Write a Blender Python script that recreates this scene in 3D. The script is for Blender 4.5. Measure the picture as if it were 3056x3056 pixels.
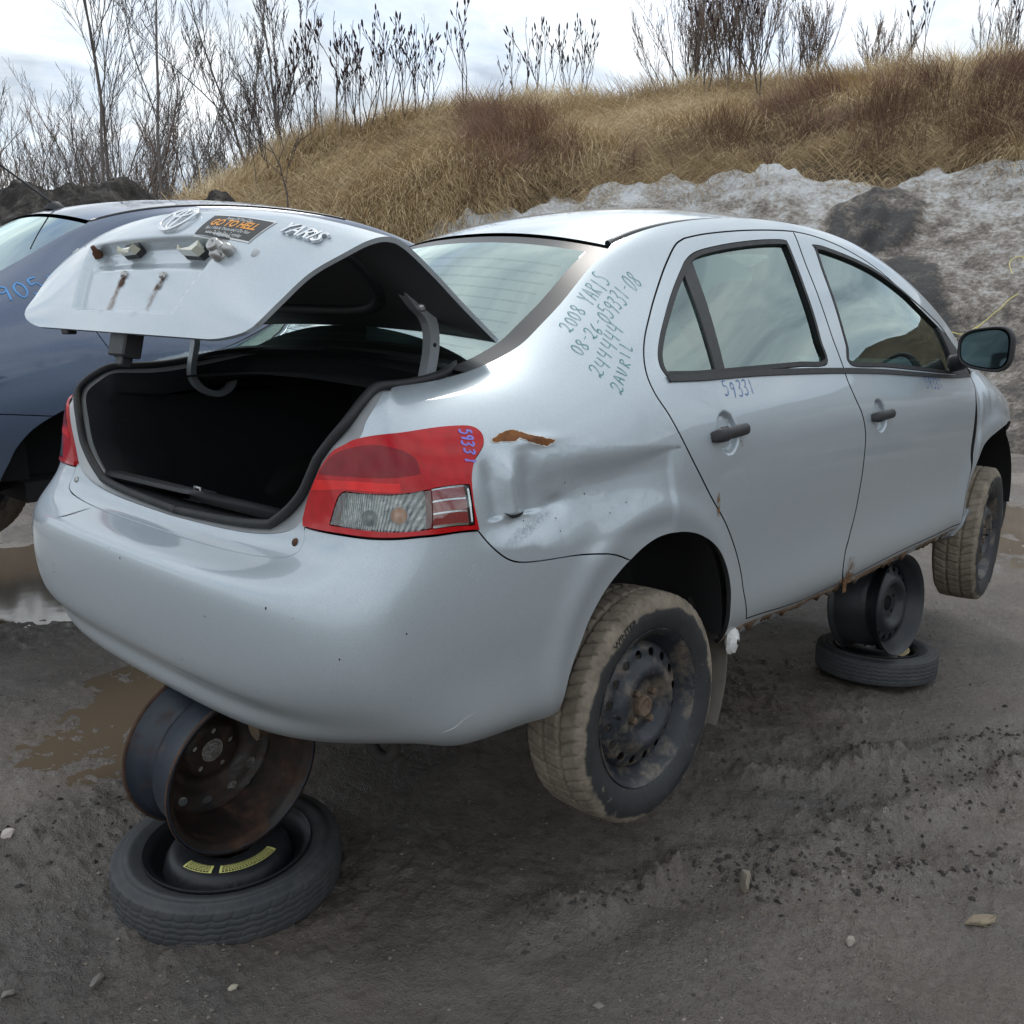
import bpy, math, random
import numpy as np
from mathutils import Vector, Matrix
from mathutils.geometry import delaunay_2d_cdt
sc = bpy.context.scene
for o in list(bpy.data.objects): bpy.data.objects.remove(o)
col = sc.collection
R = math.radians
# ---------------------------------------------------------------- camera
cam = bpy.data.cameras.new('camera'); cam_o = bpy.data.objects.new('camera', cam); col.objects.link(cam_o); sc.camera = cam_o
CAM = Vector((-0.91585, -2.11819, 1.41715))
_yaw, _pit, _rol = R(43.6885), R(-11.96987), R(-0.18581)
_f = Vector((math.cos(_pit)*math.cos(_yaw), math.cos(_pit)*math.sin(_yaw), math.sin(_pit)))
_r = _f.cross(Vector((0, 0, 1))).normalized(); _u = _r.cross(_f)
_r2 = _r*math.cos(_rol)+_u*math.sin(_rol); _u2 = -_r*math.sin(_rol)+_u*math.cos(_rol)
cam_o.matrix_world = Matrix(((_r2.x, _u2.x, -_f.x, CAM.x), (_r2.y, _u2.y, -_f.y, CAM.y), (_r2.z, _u2.z, -_f.z, CAM.z), (0, 0, 0, 1)))
cam.sensor_width = 36; cam.lens = 36*2790.125/3056; cam.clip_start = .05; cam.clip_end = 3000
# ---------------------------------------------------------------- sky, sun, exposure
SUN_EL, SUN_AZ = 55, 30          # degrees; azimuth from +x towards +y
world = bpy.data.worlds.new('World'); sc.world = world; world.use_nodes = True
def build_world():
    nt = world.node_tree; nt.nodes.clear()
    n = nt.nodes.new; L = nt.links.new
    out = n('ShaderNodeOutputWorld'); bg = n('ShaderNodeBackground'); bg.inputs['Strength'].default_value = .115
    sky = n('ShaderNodeTexSky'); sky.sky_type = 'NISHITA'; sky.sun_disc = False
    sky.sun_elevation = R(SUN_EL); sky.sun_rotation = R(90-SUN_AZ); sky.altitude = 100; sky.dust_density = 2.0
    tc = n('ShaderNodeTexCoord'); sep = n('ShaderNodeSeparateXYZ'); L(tc.outputs['Generated'], sep.inputs[0])
    az = n('ShaderNodeMath'); az.operation = 'MAXIMUM'; az.inputs[1].default_value = 0.0; L(sep.outputs['Z'], az.inputs[0])
    ad = n('ShaderNodeMath'); ad.operation = 'ADD'; ad.inputs[1].default_value = .22; L(az.outputs[0], ad.inputs[0])
    comb = n('ShaderNodeCombineXYZ')
    for i, ax in enumerate('XY'):
        d = n('ShaderNodeMath'); d.operation = 'DIVIDE'; L(sep.outputs[ax], d.inputs[0]); L(ad.outputs[0], d.inputs[1]); L(d.outputs[0], comb.inputs[i])
    def noise(scale, detail, rough, w):
        t = n('ShaderNodeTexNoise'); t.noise_dimensions = '4D'; t.inputs['Scale'].default_value = scale; t.inputs['Detail'].default_value = detail
        t.inputs['Roughness'].default_value = rough; t.inputs['W'].default_value = w; t.inputs['Distortion'].default_value = .35; L(comb.outputs[0], t.inputs['Vector']); return t
    def ramp(src, stops):
        r = n('ShaderNodeValToRGB'); e = r.color_ramp.elements
        e[0].position, e[0].color = stops[0][0], stops[0][1]; e[1].position, e[1].color = stops[-1][0], stops[-1][1]
        for p, c in stops[1:-1]: q = e.new(p); q.color = c
        L(src, r.inputs['Fac']); return r
    a = noise(1.15, 9, .56, 3.1); b = noise(2.6, 8, .6, 8.7)
    cover = ramp(a.outputs['Fac'], [(.33, (0, 0, 0, 1)), (.47, (1, 1, 1, 1))])
    shade = ramp(b.outputs['Fac'], [(.33, (3.3, 3.8, 4.4, 1)), (.47, (5.5, 6.0, 6.5, 1)), (.60, (7.7, 8.0, 8.2, 1))])
    mx = n('ShaderNodeMix'); mx.data_type = 'RGBA'; L(cover.outputs['Color'], mx.inputs['Factor']); 
    L(sky.outputs[0], mx.inputs[6]); L(shade.outputs['Color'], mx.inputs[7])
    L(mx.outputs[2], bg.inputs['Color']); L(bg.outputs[0], out.inputs['Surface'])
build_world()
sun = bpy.data.lights.new('sun', 'SUN'); sun.energy = .7; sun.angle = R(16); sun.color = (1, .96, .9)
sun_o = bpy.data.objects.new('sun', sun); col.objects.link(sun_o)
_sd = Vector((math.cos(R(SUN_EL))*math.cos(R(SUN_AZ)), math.cos(R(SUN_EL))*math.sin(R(SUN_AZ)), math.sin(R(SUN_EL))))
sun_o.rotation_euler = _sd.to_track_quat('Z', 'Y').to_euler()
sc.view_settings.view_transform = 'Standard'; sc.view_settings.look = 'None'; sc.view_settings.exposure = 0.55; sc.view_settings.gamma = 1
sc.cycles.use_denoising = True; sc.cycles.max_bounces = 8; sc.cycles.transparent_max_bounces = 12
sc.cycles.caustics_reflective = False; sc.cycles.caustics_refractive = False; sc.cycles.sample_clamp_indirect = 6
# ---------------------------------------------------------------- numpy noise
def _hash(ix, iy, seed):
    h = (ix.astype(np.int64)*374761393+iy.astype(np.int64)*668265263+seed*974634777) & 0xffffffff
    h = ((h ^ (h >> 13))*1274126177) & 0xffffffff
    h = ((h ^ (h >> 16))*2246822519) & 0xffffffff
    return ((h ^ (h >> 15)) & 0xffff)/65535.
def vnoise(x, y, seed=0):
    x = np.asarray(x, float); y = np.asarray(y, float)
    ix = np.floor(x); iy = np.floor(y); fx = x-ix; fy = y-iy
    fx = fx*fx*fx*(fx*(fx*6-15)+10); fy = fy*fy*fy*(fy*(fy*6-15)+10)
    a = _hash(ix, iy, seed); b = _hash(ix+1, iy, seed); c = _hash(ix, iy+1, seed); d = _hash(ix+1, iy+1, seed)
    return (a+(b-a)*fx)*(1-fy)+(c+(d-c)*fx)*fy
def fbm(x, y, oct=4, seed=0, gain=.5):
    s = 0; a = 1; t = 0
    for k in range(oct):
        s = s+a*vnoise(x*2**k+17.3*k, y*2**k-9.1*k, seed+k); t += a; a *= gain
    return s/t-.5
def sstep(a, b, x):
    t = np.clip((x-a)/(b-a), 0, 1); return t*t*(3-2*t)
# ---------------------------------------------------------------- mesh helpers
def props(o, label=None, cat=None, group=None, kind=None):
    if label: o['label'] = label
    if cat: o['category'] = cat
    if group: o['group'] = group
    if kind: o['kind'] = kind
    return o
def empty(name, loc=(0, 0, 0), label=None, cat=None, group=None, rot=None):
    o = bpy.data.objects.new(name, None); col.objects.link(o); o.location = loc; o.empty_display_size = .1
    if rot: o.rotation_euler = rot
    return props(o, label, cat, group)
def mobj(name, V, F, mat, parent=None, smooth=True, normals=None, mi=None):
    me = bpy.data.meshes.new(name)
    V = np.asarray(V, float)
    me.from_pydata([tuple(v) for v in V.tolist()], [], F if isinstance(F, list) else F.tolist())
    mats = mat if isinstance(mat, (list, tuple)) else [mat]
    for m in mats: me.materials.append(m)
    if mi is not None: me.polygons.foreach_set('material_index', np.asarray(mi, np.int32))
    if smooth is True: me.polygons.foreach_set('use_smooth', np.ones(len(me.polygons), bool))
    elif smooth is not False: me.polygons.foreach_set('use_smooth', np.asarray(smooth, bool))
    me.update()
    if normals is not None: me.normals_split_custom_set_from_vertices([tuple(n) for n in np.asarray(normals).tolist()])
    o = bpy.data.objects.new(name, me); col.objects.link(o)
    if parent is not None: o.parent = parent
    return o
class MB:
    """collects the shapes of one part"""
    def __init__(s): s.V = []; s.F = []; s.S = []; s.n = 0
    def add(s, V, F, smooth=True):
        V = np.asarray(V, float); s.V.append(V); s.F += [tuple(int(i)+s.n for i in f) for f in F]; s.S += [smooth]*len(F); s.n += len(V); return s
    def grid(s, P, closeu=False, closev=False, flip=False, smooth=True):
        P = np.asarray(P, float); a, b = P.shape[:2]; F = []
        for i in range(a if closeu else a-1):
            for j in range(b if closev else b-1):
                q = (i*b+j, ((i+1) % a)*b+j, ((i+1) % a)*b+(j+1) % b, i*b+(j+1) % b)
                F.append(q[::-1] if flip else q)
        return s.add(P.reshape(-1, 3), F, smooth)
    def tube(s, pts, r, n=8, cap=True, closed=False):
        pts = np.asarray(pts, float); m = len(pts); r = np.broadcast_to(np.asarray(r, float), (m,))
        t = np.gradient(pts, axis=0) if not closed else np.roll(pts, -1, 0)-np.roll(pts, 1, 0)
        t /= np.linalg.norm(t, axis=1)[:, None]+1e-12
        ref = np.array([0, 0, 1.]) if abs(t[0, 2]) < .9 else np.array([1., 0, 0])
        rings = []
        for i in range(m):
            a = np.cross(ref, t[i]); a /= np.linalg.norm(a)+1e-12; b = np.cross(t[i], a); ref = b if abs(np.dot(b, t[min(i+1, m-1)])) < .95 else ref
            th = np.arange(n)*2*math.pi/n
            rings.append(pts[i]+r[i]*(np.cos(th)[:, None]*a+np.sin(th)[:, None]*b))
        base = s.n; s.grid(np.array(rings), closeu=closed, closev=True)
        if cap and not closed:
            s.F.append(tuple(base+k for k in range(n))[::-1]); s.S.append(False)
            s.F.append(tuple(base+(m-1)*n+k for k in range(n))); s.S.append(False)
        return s
    def lathe(s, prof, seg=64, axis='y', c=(0, 0, 0), a0=0, a1=2*math.pi, flip=False, smooth=True):
        th = np.linspace(a0, a1, seg+1); full = abs(a1-a0-2*math.pi) < 1e-6
        if full: th = th[:-1]
        prof = np.asarray(prof, float)
        P = np.zeros((len(th), len(prof), 3))
        rr = prof[None, :, 0]; hh = np.broadcast_to(prof[None, :, 1], (len(th), len(prof)))
        A = rr*np.cos(th)[:, None]; B = rr*np.sin(th)[:, None]
        if axis == 'y': P[..., 0] = A; P[..., 2] = B; P[..., 1] = hh
        elif axis == 'z': P[..., 0] = A; P[..., 1] = B; P[..., 2] = hh
        else: P[..., 1] = A; P[..., 2] = B; P[..., 0] = hh
        return s.grid(P+np.asarray(c, float), closeu=full, flip=flip, smooth=smooth)
    def box(s, lo, hi, bev=.0, M=None):
        lo = np.asarray(lo, float); hi = np.asarray(hi, float)
        if bev <= 0:
            V = np.array([[x, y, z] for x in (lo[0], hi[0]) for y in (lo[1], hi[1]) for z in (lo[2], hi[2])])
            F = [(0, 1, 3, 2), (4, 6, 7, 5), (0, 4, 5, 1), (2, 3, 7, 6), (0, 2, 6, 4), (1, 5, 7, 3)]
        else:
            c = (lo+hi)/2; h = (hi-lo)/2; V = []; idx = {}
            for sx in (-1, 1):
                for sy in (-1, 1):
                    for sz in (-1, 1):
                        for k in range(3):
                            v = np.array([sx, sy, sz])*(h-bev); v[k] = [sx, sy, sz][k]*h[k]; idx[(sx, sy, sz, k)] = len(V); V.append(c+v)
            F = []
            I = idx
            for k in range(3):
                for sg in (-1, 1):
                    q = []
                    for a, b in ((-1, -1), (1, -1), (1, 1), (-1, 1)):
                        t = [0, 0, 0]; t[k] = sg; t[(k+1) % 3] = a; t[(k+2) % 3] = b; q.append(I[(t[0], t[1], t[2], k)])
                    F.append(tuple(q if sg > 0 else q[::-1]))
            for k in range(3):
                a, b = (k+1) % 3, (k+2) % 3
                for sa in (-1, 1):
                    for sb in (-1, 1):
                        q = []
                        for sk, kk in ((-1, a), (1, a), (1, b), (-1, b)):
                            t = [0, 0, 0]; t[k] = sk; t[a] = sa; t[b] = sb; q.append(I[(t[0], t[1], t[2], kk)])
                        F.append(tuple(q if sa*sb < 0 else q[::-1]))
            for sx in (-1, 1):
                for sy in (-1, 1):
                    for sz in (-1, 1):
                        q = [I[(sx, sy, sz, k)] for k in range(3)]; F.append(tuple(q if sx*sy*sz > 0 else q[::-1]))
            V = np.array(V)
        if M is not None: V = V@np.asarray(M[0]).T+np.asarray(M[1])
        return s.add(V, F, False)
    def prism(s, poly, z0, z1, M=None):
        n = len(poly); V = np.array([[p[0], p[1], z0] for p in poly]+[[p[0], p[1], z1] for p in poly])
        F = [tuple(range(n))[::-1], tuple(range(n, 2*n))]+[(i, (i+1) % n, n+(i+1) % n, n+i) for i in range(n)]
        if M is not None: V = V@np.asarray(M[0]).T+np.asarray(M[1])
        return s.add(V, F, False)
    def xf(s, A, t=(0, 0, 0)):
        s.V = [v@np.asarray(A).T+np.asarray(t) for v in s.V]; return s
    def build(s, name, mat, parent=None):
        return mobj(name, np.concatenate(s.V), s.F, mat, parent, smooth=s.S)
def link_copy(o, parent=None):
    c = o.copy(); col.objects.link(c); c.parent = parent
    for ch in o.children: link_copy(ch, c)
    return c
def rotm(ax, a):
    c, s_ = math.cos(a), math.sin(a)
    return np.array({'x': [[1, 0, 0], [0, c, -s_], [0, s_, c]], 'y': [[c, 0, s_], [0, 1, 0], [-s_, 0, c]], 'z': [[c, -s_, 0], [s_, c, 0], [0, 0, 1]]}[ax])
def crom(P, step=None, n=None, closed=False):
    """Catmull-Rom through points, resampled"""
    P = np.asarray(P, float)
    if len(P) == 2 and not closed:
        k = n or max(2, int(np.linalg.norm(P[1]-P[0])/step)+1); return P[0]+(P[1]-P[0])*np.linspace(0, 1, k)[:, None]
    Q = np.vstack([P[-1], P, P[0], P[1]]) if closed else np.vstack([2*P[0]-P[1], P, 2*P[-1]-P[-2]])
    out = []
    for i in range(1, len(Q)-2):
        t = np.linspace(0, 1, 24, endpoint=False)[:, None]
        a, b, c, d = Q[i-1], Q[i], Q[i+1], Q[i+2]
        out.append(.5*(2*b+(c-a)*t+(2*a-5*b+4*c-d)*t**2+(3*b-a-3*c+d)*t**3))
    out.append(Q[-2][None]); out = np.vstack(out)
    L = np.r_[0, np.cumsum(np.linalg.norm(np.diff(out, axis=0), axis=1))]
    k = n or max(2, int(L[-1]/step)+1)
    s = np.linspace(0, L[-1], k)
    return np.stack([np.interp(s, L, out[:, j]) for j in range(P.shape[1])], 1)
# ---------------------------------------------------------------- materials
class NT:
    def __init__(s, name):
        s.m = bpy.data.materials.new(name); s.m.use_nodes = True; s.t = s.m.node_tree; s.b = s.t.nodes['Principled BSDF']; s.out = s.t.nodes['Material Output']; s._tc = None
    def n(s, t, **k):
        x = s.t.nodes.new('ShaderNode'+t)
        for a, v in k.items():
            if a.startswith('_'): setattr(x, a[1:], v)
        return x
    def l(s, a, b): s.t.links.new(a, b)
    def co(s, kind='Object', scale=None, rot=None):
        if s._tc is None: s._tc = s.n('TexCoord')
        o = s._tc.outputs[kind]
        if scale is None: return o
        mp = s.n('Mapping'); mp.inputs['Scale'].default_value = scale if hasattr(scale, '__len__') else (scale,)*3
        if rot: mp.inputs['Rotation'].default_value = rot
        s.l(o, mp.inputs[0]); return mp.outputs[0]
    def noise(s, scale, detail=4, rough=.55, co=None, dist=0, out='Fac'):
        x = s.n('TexNoise'); x.inputs['Scale'].default_value = scale; x.inputs['Detail'].default_value = detail; x.inputs['Roughness'].default_value = rough; x.inputs['Distortion'].default_value = dist
        s.l(co if co is not None else s.co(), x.inputs['Vector']); return x.outputs[out]
    def vor(s, scale, co=None, feat='F1', out='Distance', rnd=1):
        x = s.n('TexVoronoi'); x.feature = feat; x.inputs['Scale'].default_value = scale; x.inputs['Randomness'].default_value = rnd
        s.l(co if co is not None else s.co(), x.inputs['Vector']); return x.outputs[out]
    def ramp(s, src, stops, interp='LINEAR'):
        r = s.n('ValToRGB'); r.color_ramp.interpolation = interp; e = r.color_ramp.elements
        f = lambda c: (c, c, c, 1) if not hasattr(c, '__len__') else (tuple(c)+(1,))[:4]
        e[0].position = stops[0][0]; e[0].color = f(stops[0][1]); e[1].position = stops[-1][0]; e[1].color = f(stops[-1][1])
        for p, c in stops[1:-1]: q = e.new(p); q.color = f(c)
        s.l(src, r.inputs['Fac']); return r.outputs['Color']
    def mix(s, fac, a, b, mode='MIX'):
        x = s.n('Mix'); x.data_type = 'RGBA'; x.blend_type = mode
        for v, i in ((fac, 0), (a, 6), (b, 7)):
            if hasattr(v, 'is_output') or isinstance(v, bpy.types.NodeSocket): s.l(v, x.inputs[i])
            elif i == 0: x.inputs[0].default_value = v
            else: x.inputs[i].default_value = (tuple(v)+(1,))[:4] if hasattr(v, '__len__') else (v, v, v, 1)
        return x.outputs[2]
    def math(s, op, a, b=0.):
        x = s.n('Math'); x.operation = op
        for i, v in enumerate((a, b)):
            if isinstance(v, bpy.types.NodeSocket): s.l(v, x.inputs[i])
            else: x.inputs[i].default_value = v
        return x.outputs[0]
    def xyz(s, co=None):
        x = s.n('SeparateXYZ'); s.l(co if co is not None else s.co(), x.inputs[0]); return x.outputs
    def mr(s, v, a, b, c=0, d=1):
        x = s.n('MapRange'); s.l(v, x.inputs[0])
        for i, q in enumerate((a, b, c, d)): x.inputs[i+1].default_value = q
        return x.outputs[0]
    def bump(s, h, strength=.3, dist=.01, prev=None):
        b = s.n('Bump'); b.inputs['Strength'].default_value = strength; b.inputs['Distance'].default_value = dist; s.l(h, b.inputs['Height'])
        if prev is not None: s.l(prev, b.inputs['Normal'])
        return b.outputs[0]
    def set(s, **k):
        for a, v in k.items():
            i = s.b.inputs[{'base': 'Base Color', 'rough': 'Roughness', 'metal': 'Metallic', 'coat': 'Coat Weight', 'coatr': 'Coat Roughness', 'normal': 'Normal', 'spec': 'Specular IOR Level', 'trans': 'Transmission Weight', 'ior': 'IOR', 'alpha': 'Alpha', 'emit': 'Emission Color', 'emits': 'Emission Strength', 'sheen': 'Sheen Weight', 'sss': 'Subsurface Weight'}[a]]
            if isinstance(v, bpy.types.NodeSocket): s.l(v, i)
            else: i.default_value = (tuple(v)+(1,))[:4] if hasattr(v, '__len__') else v
        return s
def simple(name, base, rough=.5, metal=0, coat=0, nscale=0, namt=.15, bump=0, bscale=200, bdist=.002):
    t = NT(name)
    if nscale:
        f = t.noise(nscale, 5, .6); t.set(base=t.mix(f, tuple(c*(1-namt) for c in base), tuple(min(1, c*(1+namt)) for c in base)))
        t.set(rough=t.mr(f, .2, .8, max(0.02, rough-.1), min(1, rough+.1)))
    else: t.set(base=base, rough=rough)
    t.set(metal=metal, coat=coat, coatr=.05)
    if bump: t.set(normal=t.bump(t.noise(bscale, 4), bump, bdist))
    return t.m
def silver_paint(name, base=(.47, .535, .58), dirt=1.0):
    t = NT(name)
    fl = t.vor(900, out='Color'); sp = t.n('SeparateColor'); t.l(fl, sp.inputs[0])
    b = t.mix(sp.outputs[0], tuple(c*.90 for c in base), tuple(c*1.08 for c in base))
    # dust film on the lower body and faint streaks
    z = t.xyz()[2]
    big = t.noise(2.2, 6, .65); fine = t.noise(22, 6, .7)
    low = t.mr(z, .72, .24, 0, .72)
    d = t.math('MULTIPLY', t.math('MULTIPLY', low, t.mr(big, .3, .75, .25, 1)), t.mr(fine, .25, .8, .6, 1.0))
    d = t.math('ADD', d, t.mr(t.noise(5, 8, .75), .55, .85, 0, .16))
    d = t.math('MULTIPLY', d, dirt)
    t.set(base=t.mix(d, b, (.30, .28, .255)), rough=t.mr(d, 0, .6, .43, .6), metal=t.mr(d, 0, .6, .5, .25), coat=t.mr(d, 0, .6, .9, .2), coatr=t.mr(d, 0, .5, .03, .3))
    t.set(normal=t.bump(sp.outputs[1], .03, .0005))
    return t.m
MAT = {}
MAT['silver'] = silver_paint('silver_metallic_paint')
MAT['silver_lid'] = None
MAT['silver_dull'] = simple('silver_primer_jamb', (.42, .44, .45), .45, .3, 0, 8, .12)
MAT['navy'] = None
MAT['black_plastic'] = simple('black_plastic', (.022, .023, .026), .55, 0, 0, 60, .3, .12, 300, .001)
MAT['black_gloss'] = simple('black_trim', (.012, .013, .015), .28, 0, .3)
MAT['rubber'] = simple('black_rubber_seal', (.018, .019, .021), .6, 0, 0, 30, .25)
MAT['carpet'] = simple('trunk_carpet', (.013, .0145, .018), .95, 0, 0, 40, .5, .5, 400, .003)
MAT['dark_inner_gap_shade'] = simple('dark_inner_steel_gap_shade', (.01, .01, .011), .8)  # dark steel; also put on panel edges to paint the shade in the gaps
MAT['under'] = simple('grimy_underbody', (.035, .031, .028), .85, 0, 0, 12, .5, .4, 60, .005)
MAT['seat'] = simple('grey_seat_cloth', (.24, .25, .25), .9, 0, 0, 60, .12, .2, 500, .001)
MAT['dash'] = simple('grey_dashboard', (.15, .16, .165), .65, 0, 0, 30, .1)
MAT['liner'] = simple('light_headliner', (.30, .31, .30), .9, 0, 0, 50, .06)
MAT['chrome'] = simple('chrome', (.75, .77, .79), .12, 1)
MAT['zinc'] = simple('zinc_bolt', (.42, .42, .41), .35, .9, 0, 40, .2)
MAT['frit'] = simple('black_window_border', (.016, .017, .019), .28, 0, 0)
def glass_mat(name, tint, refl=.10, dirt=.1, rough=.015):
    t = NT(name); nt = t.t
    tr = t.n('BsdfTransparent'); tr.inputs[0].default_value = tuple(tint)+(1,)
    gl = t.n('BsdfGlossy'); gl.inputs['Roughness'].default_value = rough; gl.inputs['Color'].default_value = (.84, 1, .965, 1)
    di = t.n('BsdfDiffuse'); di.inputs['Color'].default_value = (.40, .40, .38, 1)
    fr = t.n('Fresnel'); fr.inputs['IOR'].default_value = 1.52
    f2 = t.math('ADD', t.math('MULTIPLY', fr.outputs[0], 1.5), refl)
    f2 = t.math('MINIMUM', f2, .95)
    m1 = t.n('MixShader'); t.l(f2, m1.inputs[0]); t.l(tr.outputs[0], m1.inputs[1]); t.l(gl.outputs[0], m1.inputs[2])
    dm = t.mr(t.noise(3, 8, .7), .35, .8, dirt*.3, dirt)
    m2 = t.n('MixShader'); t.l(dm, m2.inputs[0]); t.l(m1.outputs[0], m2.inputs[1]); t.l(di.outputs[0], m2.inputs[2])
    t.l(m2.outputs[0], t.out.inputs['Surface']); return t.m
MAT['glass'] = glass_mat('green_tinted_window_glass', (.36, .52, .49), .11, .02)
MAT['rear_glass'] = glass_mat('dusty_rear_glass', (.42, .57, .54), .23, .04)
MAT['clear_lens'] = glass_mat('clear_lamp_lens', (.93, .95, .95), .04, .04)
MAT['mirror_glass'] = simple('mirror_glass', (.09, .12, .135), .04, 1)
def lens_mat(name, base, rough=.10):
    t = NT(name)
    st = t.noise(30, 3); t.set(base=t.mix(t.mr(st, .3, .7), tuple(c*.75 for c in base), base), rough=rough, coat=.22, coatr=.02, spec=.3)
    w = t.n('TexWave'); w.bands_direction = 'X'; w.inputs['Scale'].default_value = 70; w.inputs['Distortion'].default_value = .3; t.l(t.co(), w.inputs[0])
    t.set(normal=t.bump(w.outputs['Fac'], .05, .002)); return t.m
MAT['red_lens'] = lens_mat('red_lamp_lens', (.52, .006, .010))
MAT['red_dark'] = lens_mat('dark_red_lamp_chamber', (.24, .004, .010), .2)
MAT['red_bright'] = lens_mat('bright_red_reflector', (.85, .015, .012), .15)
MAT['red_pink'] = lens_mat('pale_red_reflector', (.66, .045, .05), .25)
MAT['amber'] = simple('amber_bulb', (.75, .22, .02), .15, 0, .8)
def facet_mat():
    t = NT('painted_facet_glints'); v = t.vor(75, out='Color', co=t.co('Object', (1, .55, 1.5))); q = t.n('SeparateColor'); t.l(v, q.inputs[0])
    w = t.n('TexWave'); w.bands_direction = 'Y'; w.inputs['Scale'].default_value = 75; w.inputs['Distortion'].default_value = 1.6; w.inputs['Detail'].default_value = 1; t.l(t.co(), w.inputs[0])
    t.set(base=t.mix(t.mr(w.outputs['Fac'], .35, .6), t.ramp(q.outputs[0], [(.1, (.10, .11, .12)), (.7, (.45, .46, .48))]), (.98, .98, .98)), metal=0, spec=.8, rough=.22, normal=t.bump(t.vor(42, co=t.co('Object', (1.0, 2.5, 1.5))), 1., .02)); return t.m  # white and dark bands paint the glints of lamp facets into the colour
MAT['facet'] = facet_mat()
def rust_mat(name, dark=(.045, .022, .014), mid=(.13, .052, .024), light=(.22, .10, .05), scale=14, metal=0, rough=.85):
    t = NT(name); f = t.noise(scale, 8, .68, dist=.4); g = t.noise(scale*7, 5, .6)
    c = t.ramp(f, [(.28, dark), (.5, mid), (.72, light)])
    t.set(base=t.mix(t.math('MULTIPLY', g, .5), c, dark), rough=rough, metal=metal, normal=t.bump(t.noise(scale*12, 6, .7), .5, .002)); return t.m
MAT['rust'] = rust_mat('flaking_rust')
MAT['rust_orange'] = rust_mat('orange_rust_patch', (.09, .032, .012), (.24, .088, .02), (.34, .14, .035), 26)
def rusty_steel(name, paint=(.028, .034, .042), cover=.5, dirt=0.0, edge=None):
    t = NT(name); f = t.noise(7, 9, .7, dist=.6); g = t.noise(40, 6, .65)
    rm = t.math('ADD', t.mr(f, cover-.06, cover+.12, 0, 1), t.mr(g, .62, .75, 0, .4)); rm = t.math('MINIMUM', rm, 1.)
    rc = t.ramp(t.noise(20, 7, .7), [(.3, (.024, .016, .013)), (.5, (.058, .031, .021)), (.75, (.125, .066, .040))])
    c = t.mix(rm, t.mix(g, tuple(p*.7 for p in paint), tuple(p*1.5 for p in paint)), rc)
    if dirt: c = t.mix(t.mr(t.noise(11, 8, .7), .47, .62, 0, .85*dirt*1.6), c, (.20, .165, .125))
    t.set(base=c, rough=t.mr(rm, 0, 1, .42, .85), metal=0, spec=.4, normal=t.bump(t.noise(90, 6, .7), .35, .0015)); return t.m
MAT['rim_rusty'] = rusty_steel('rust_streaked_black_steel', (.020, .027, .038), cover=.60)
MAT['rim_brown'] = rusty_steel('brown_rusted_steel', (.022, .018, .016), .52)
MAT['rim_edge'] = rusty_steel('rusted_rim_edge', (.05, .03, .025), .30)
MAT['rim_black'] = rusty_steel('worn_black_steel', (.018, .020, .023), .66)
MAT['rim_muddy'] = rusty_steel('mud_dusted_black_steel', (.022, .026, .033), .72, dirt=.55)
def tyre_mat(name, mud=0., base=(.022, .024, .026), side=-1):
    t = NT(name); c0 = t.mix(t.noise(25, 6, .65), tuple(c*.7 for c in base), tuple(c*1.9 for c in base))
    if mud:
        X = t.xyz(); r2 = t.math('SQRT', t.math('ADD', t.math('MULTIPLY', X[0], X[0]), t.math('MULTIPLY', X[2], X[2])))
        n1 = t.noise(6, 8, .68); n2 = t.noise(70, 6, .7)
        k = t.math('ADD', r2, t.mr(n1, .25, .75, -.022, .022)); k = t.math('ADD', k, t.mr(X[2], -.3, .3, -.02, .012))
        m = t.mr(k, .262, .270, 0, mud)
        inner = t.mr(X[1], -.05, .02, 0, .85); m = t.math('MAXIMUM', m, inner)
        m = t.math('MULTIPLY', m, t.mr(n2, .18, .42, .45, 1)); 
        spl = t.mr(t.noise(48, 3, .5), .70, .74, 0, .55); m = t.math('MAXIMUM', m, spl)
        mc = t.ramp(t.noise(18, 7, .7), [(.3, (.12, .10, .078)), (.5, (.225, .19, .145)), (.75, (.31, .265, .205))])
        t.set(base=t.mix(m, c0, mc), rough=t.mr(m, 0, 1, .55, .95)); t.set(normal=t.bump(t.noise(120, 7, .75), .6, .003, t.bump(m, .5, .002)))
    else:
        d = t.mr(t.noise(9, 7, .7), .48, .72, 0, .5); t.set(base=t.mix(d, c0, (.085, .078, .07)), rough=.68, normal=t.bump(t.noise(150, 6, .7), .35, .0015))
    return t.m
MAT['tyre_muddy'] = tyre_mat('mud_caked_tyre', .97)
MAT['tyre'] = tyre_mat('weathered_tyre_rubber', 0, (.034, .037, .040))
MAT['marker_teal'] = simple('teal_marker', (.04, .25, .27), .5)
MAT['marker_blue'] = simple('blue_marker', (.03, .14, .45), .5)
MAT['marker_violet'] = simple('violet_paint_pen', (.22, .20, .62), .5)
MAT['marker_sky'] = simple('sky_blue_marker', (.07, .28, .62), .5)
MAT['white_plastic'] = simple('white_plastic', (.72, .72, .70), .45, 0, 0, 15, .08)
MAT['cream_lens'] = simple('yellowed_lamp_lens', (.60, .60, .48), .15, 0, .8)
MAT['yellow_label'] = simple('yellow_warning_label', (.72, .71, .24), .5, 0, 0, 20, .1)
MAT['sticker'] = simple('charcoal_sticker', (.035, .036, .035), .5)
MAT['orange_print'] = simple('orange_print', (.85, .36, .05), .5)
MAT['white_print'] = simple('white_print', (.72, .73, .72), .5)
MAT['black_print'] = simple('black_print', (.03, .03, .02), .5)
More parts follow.
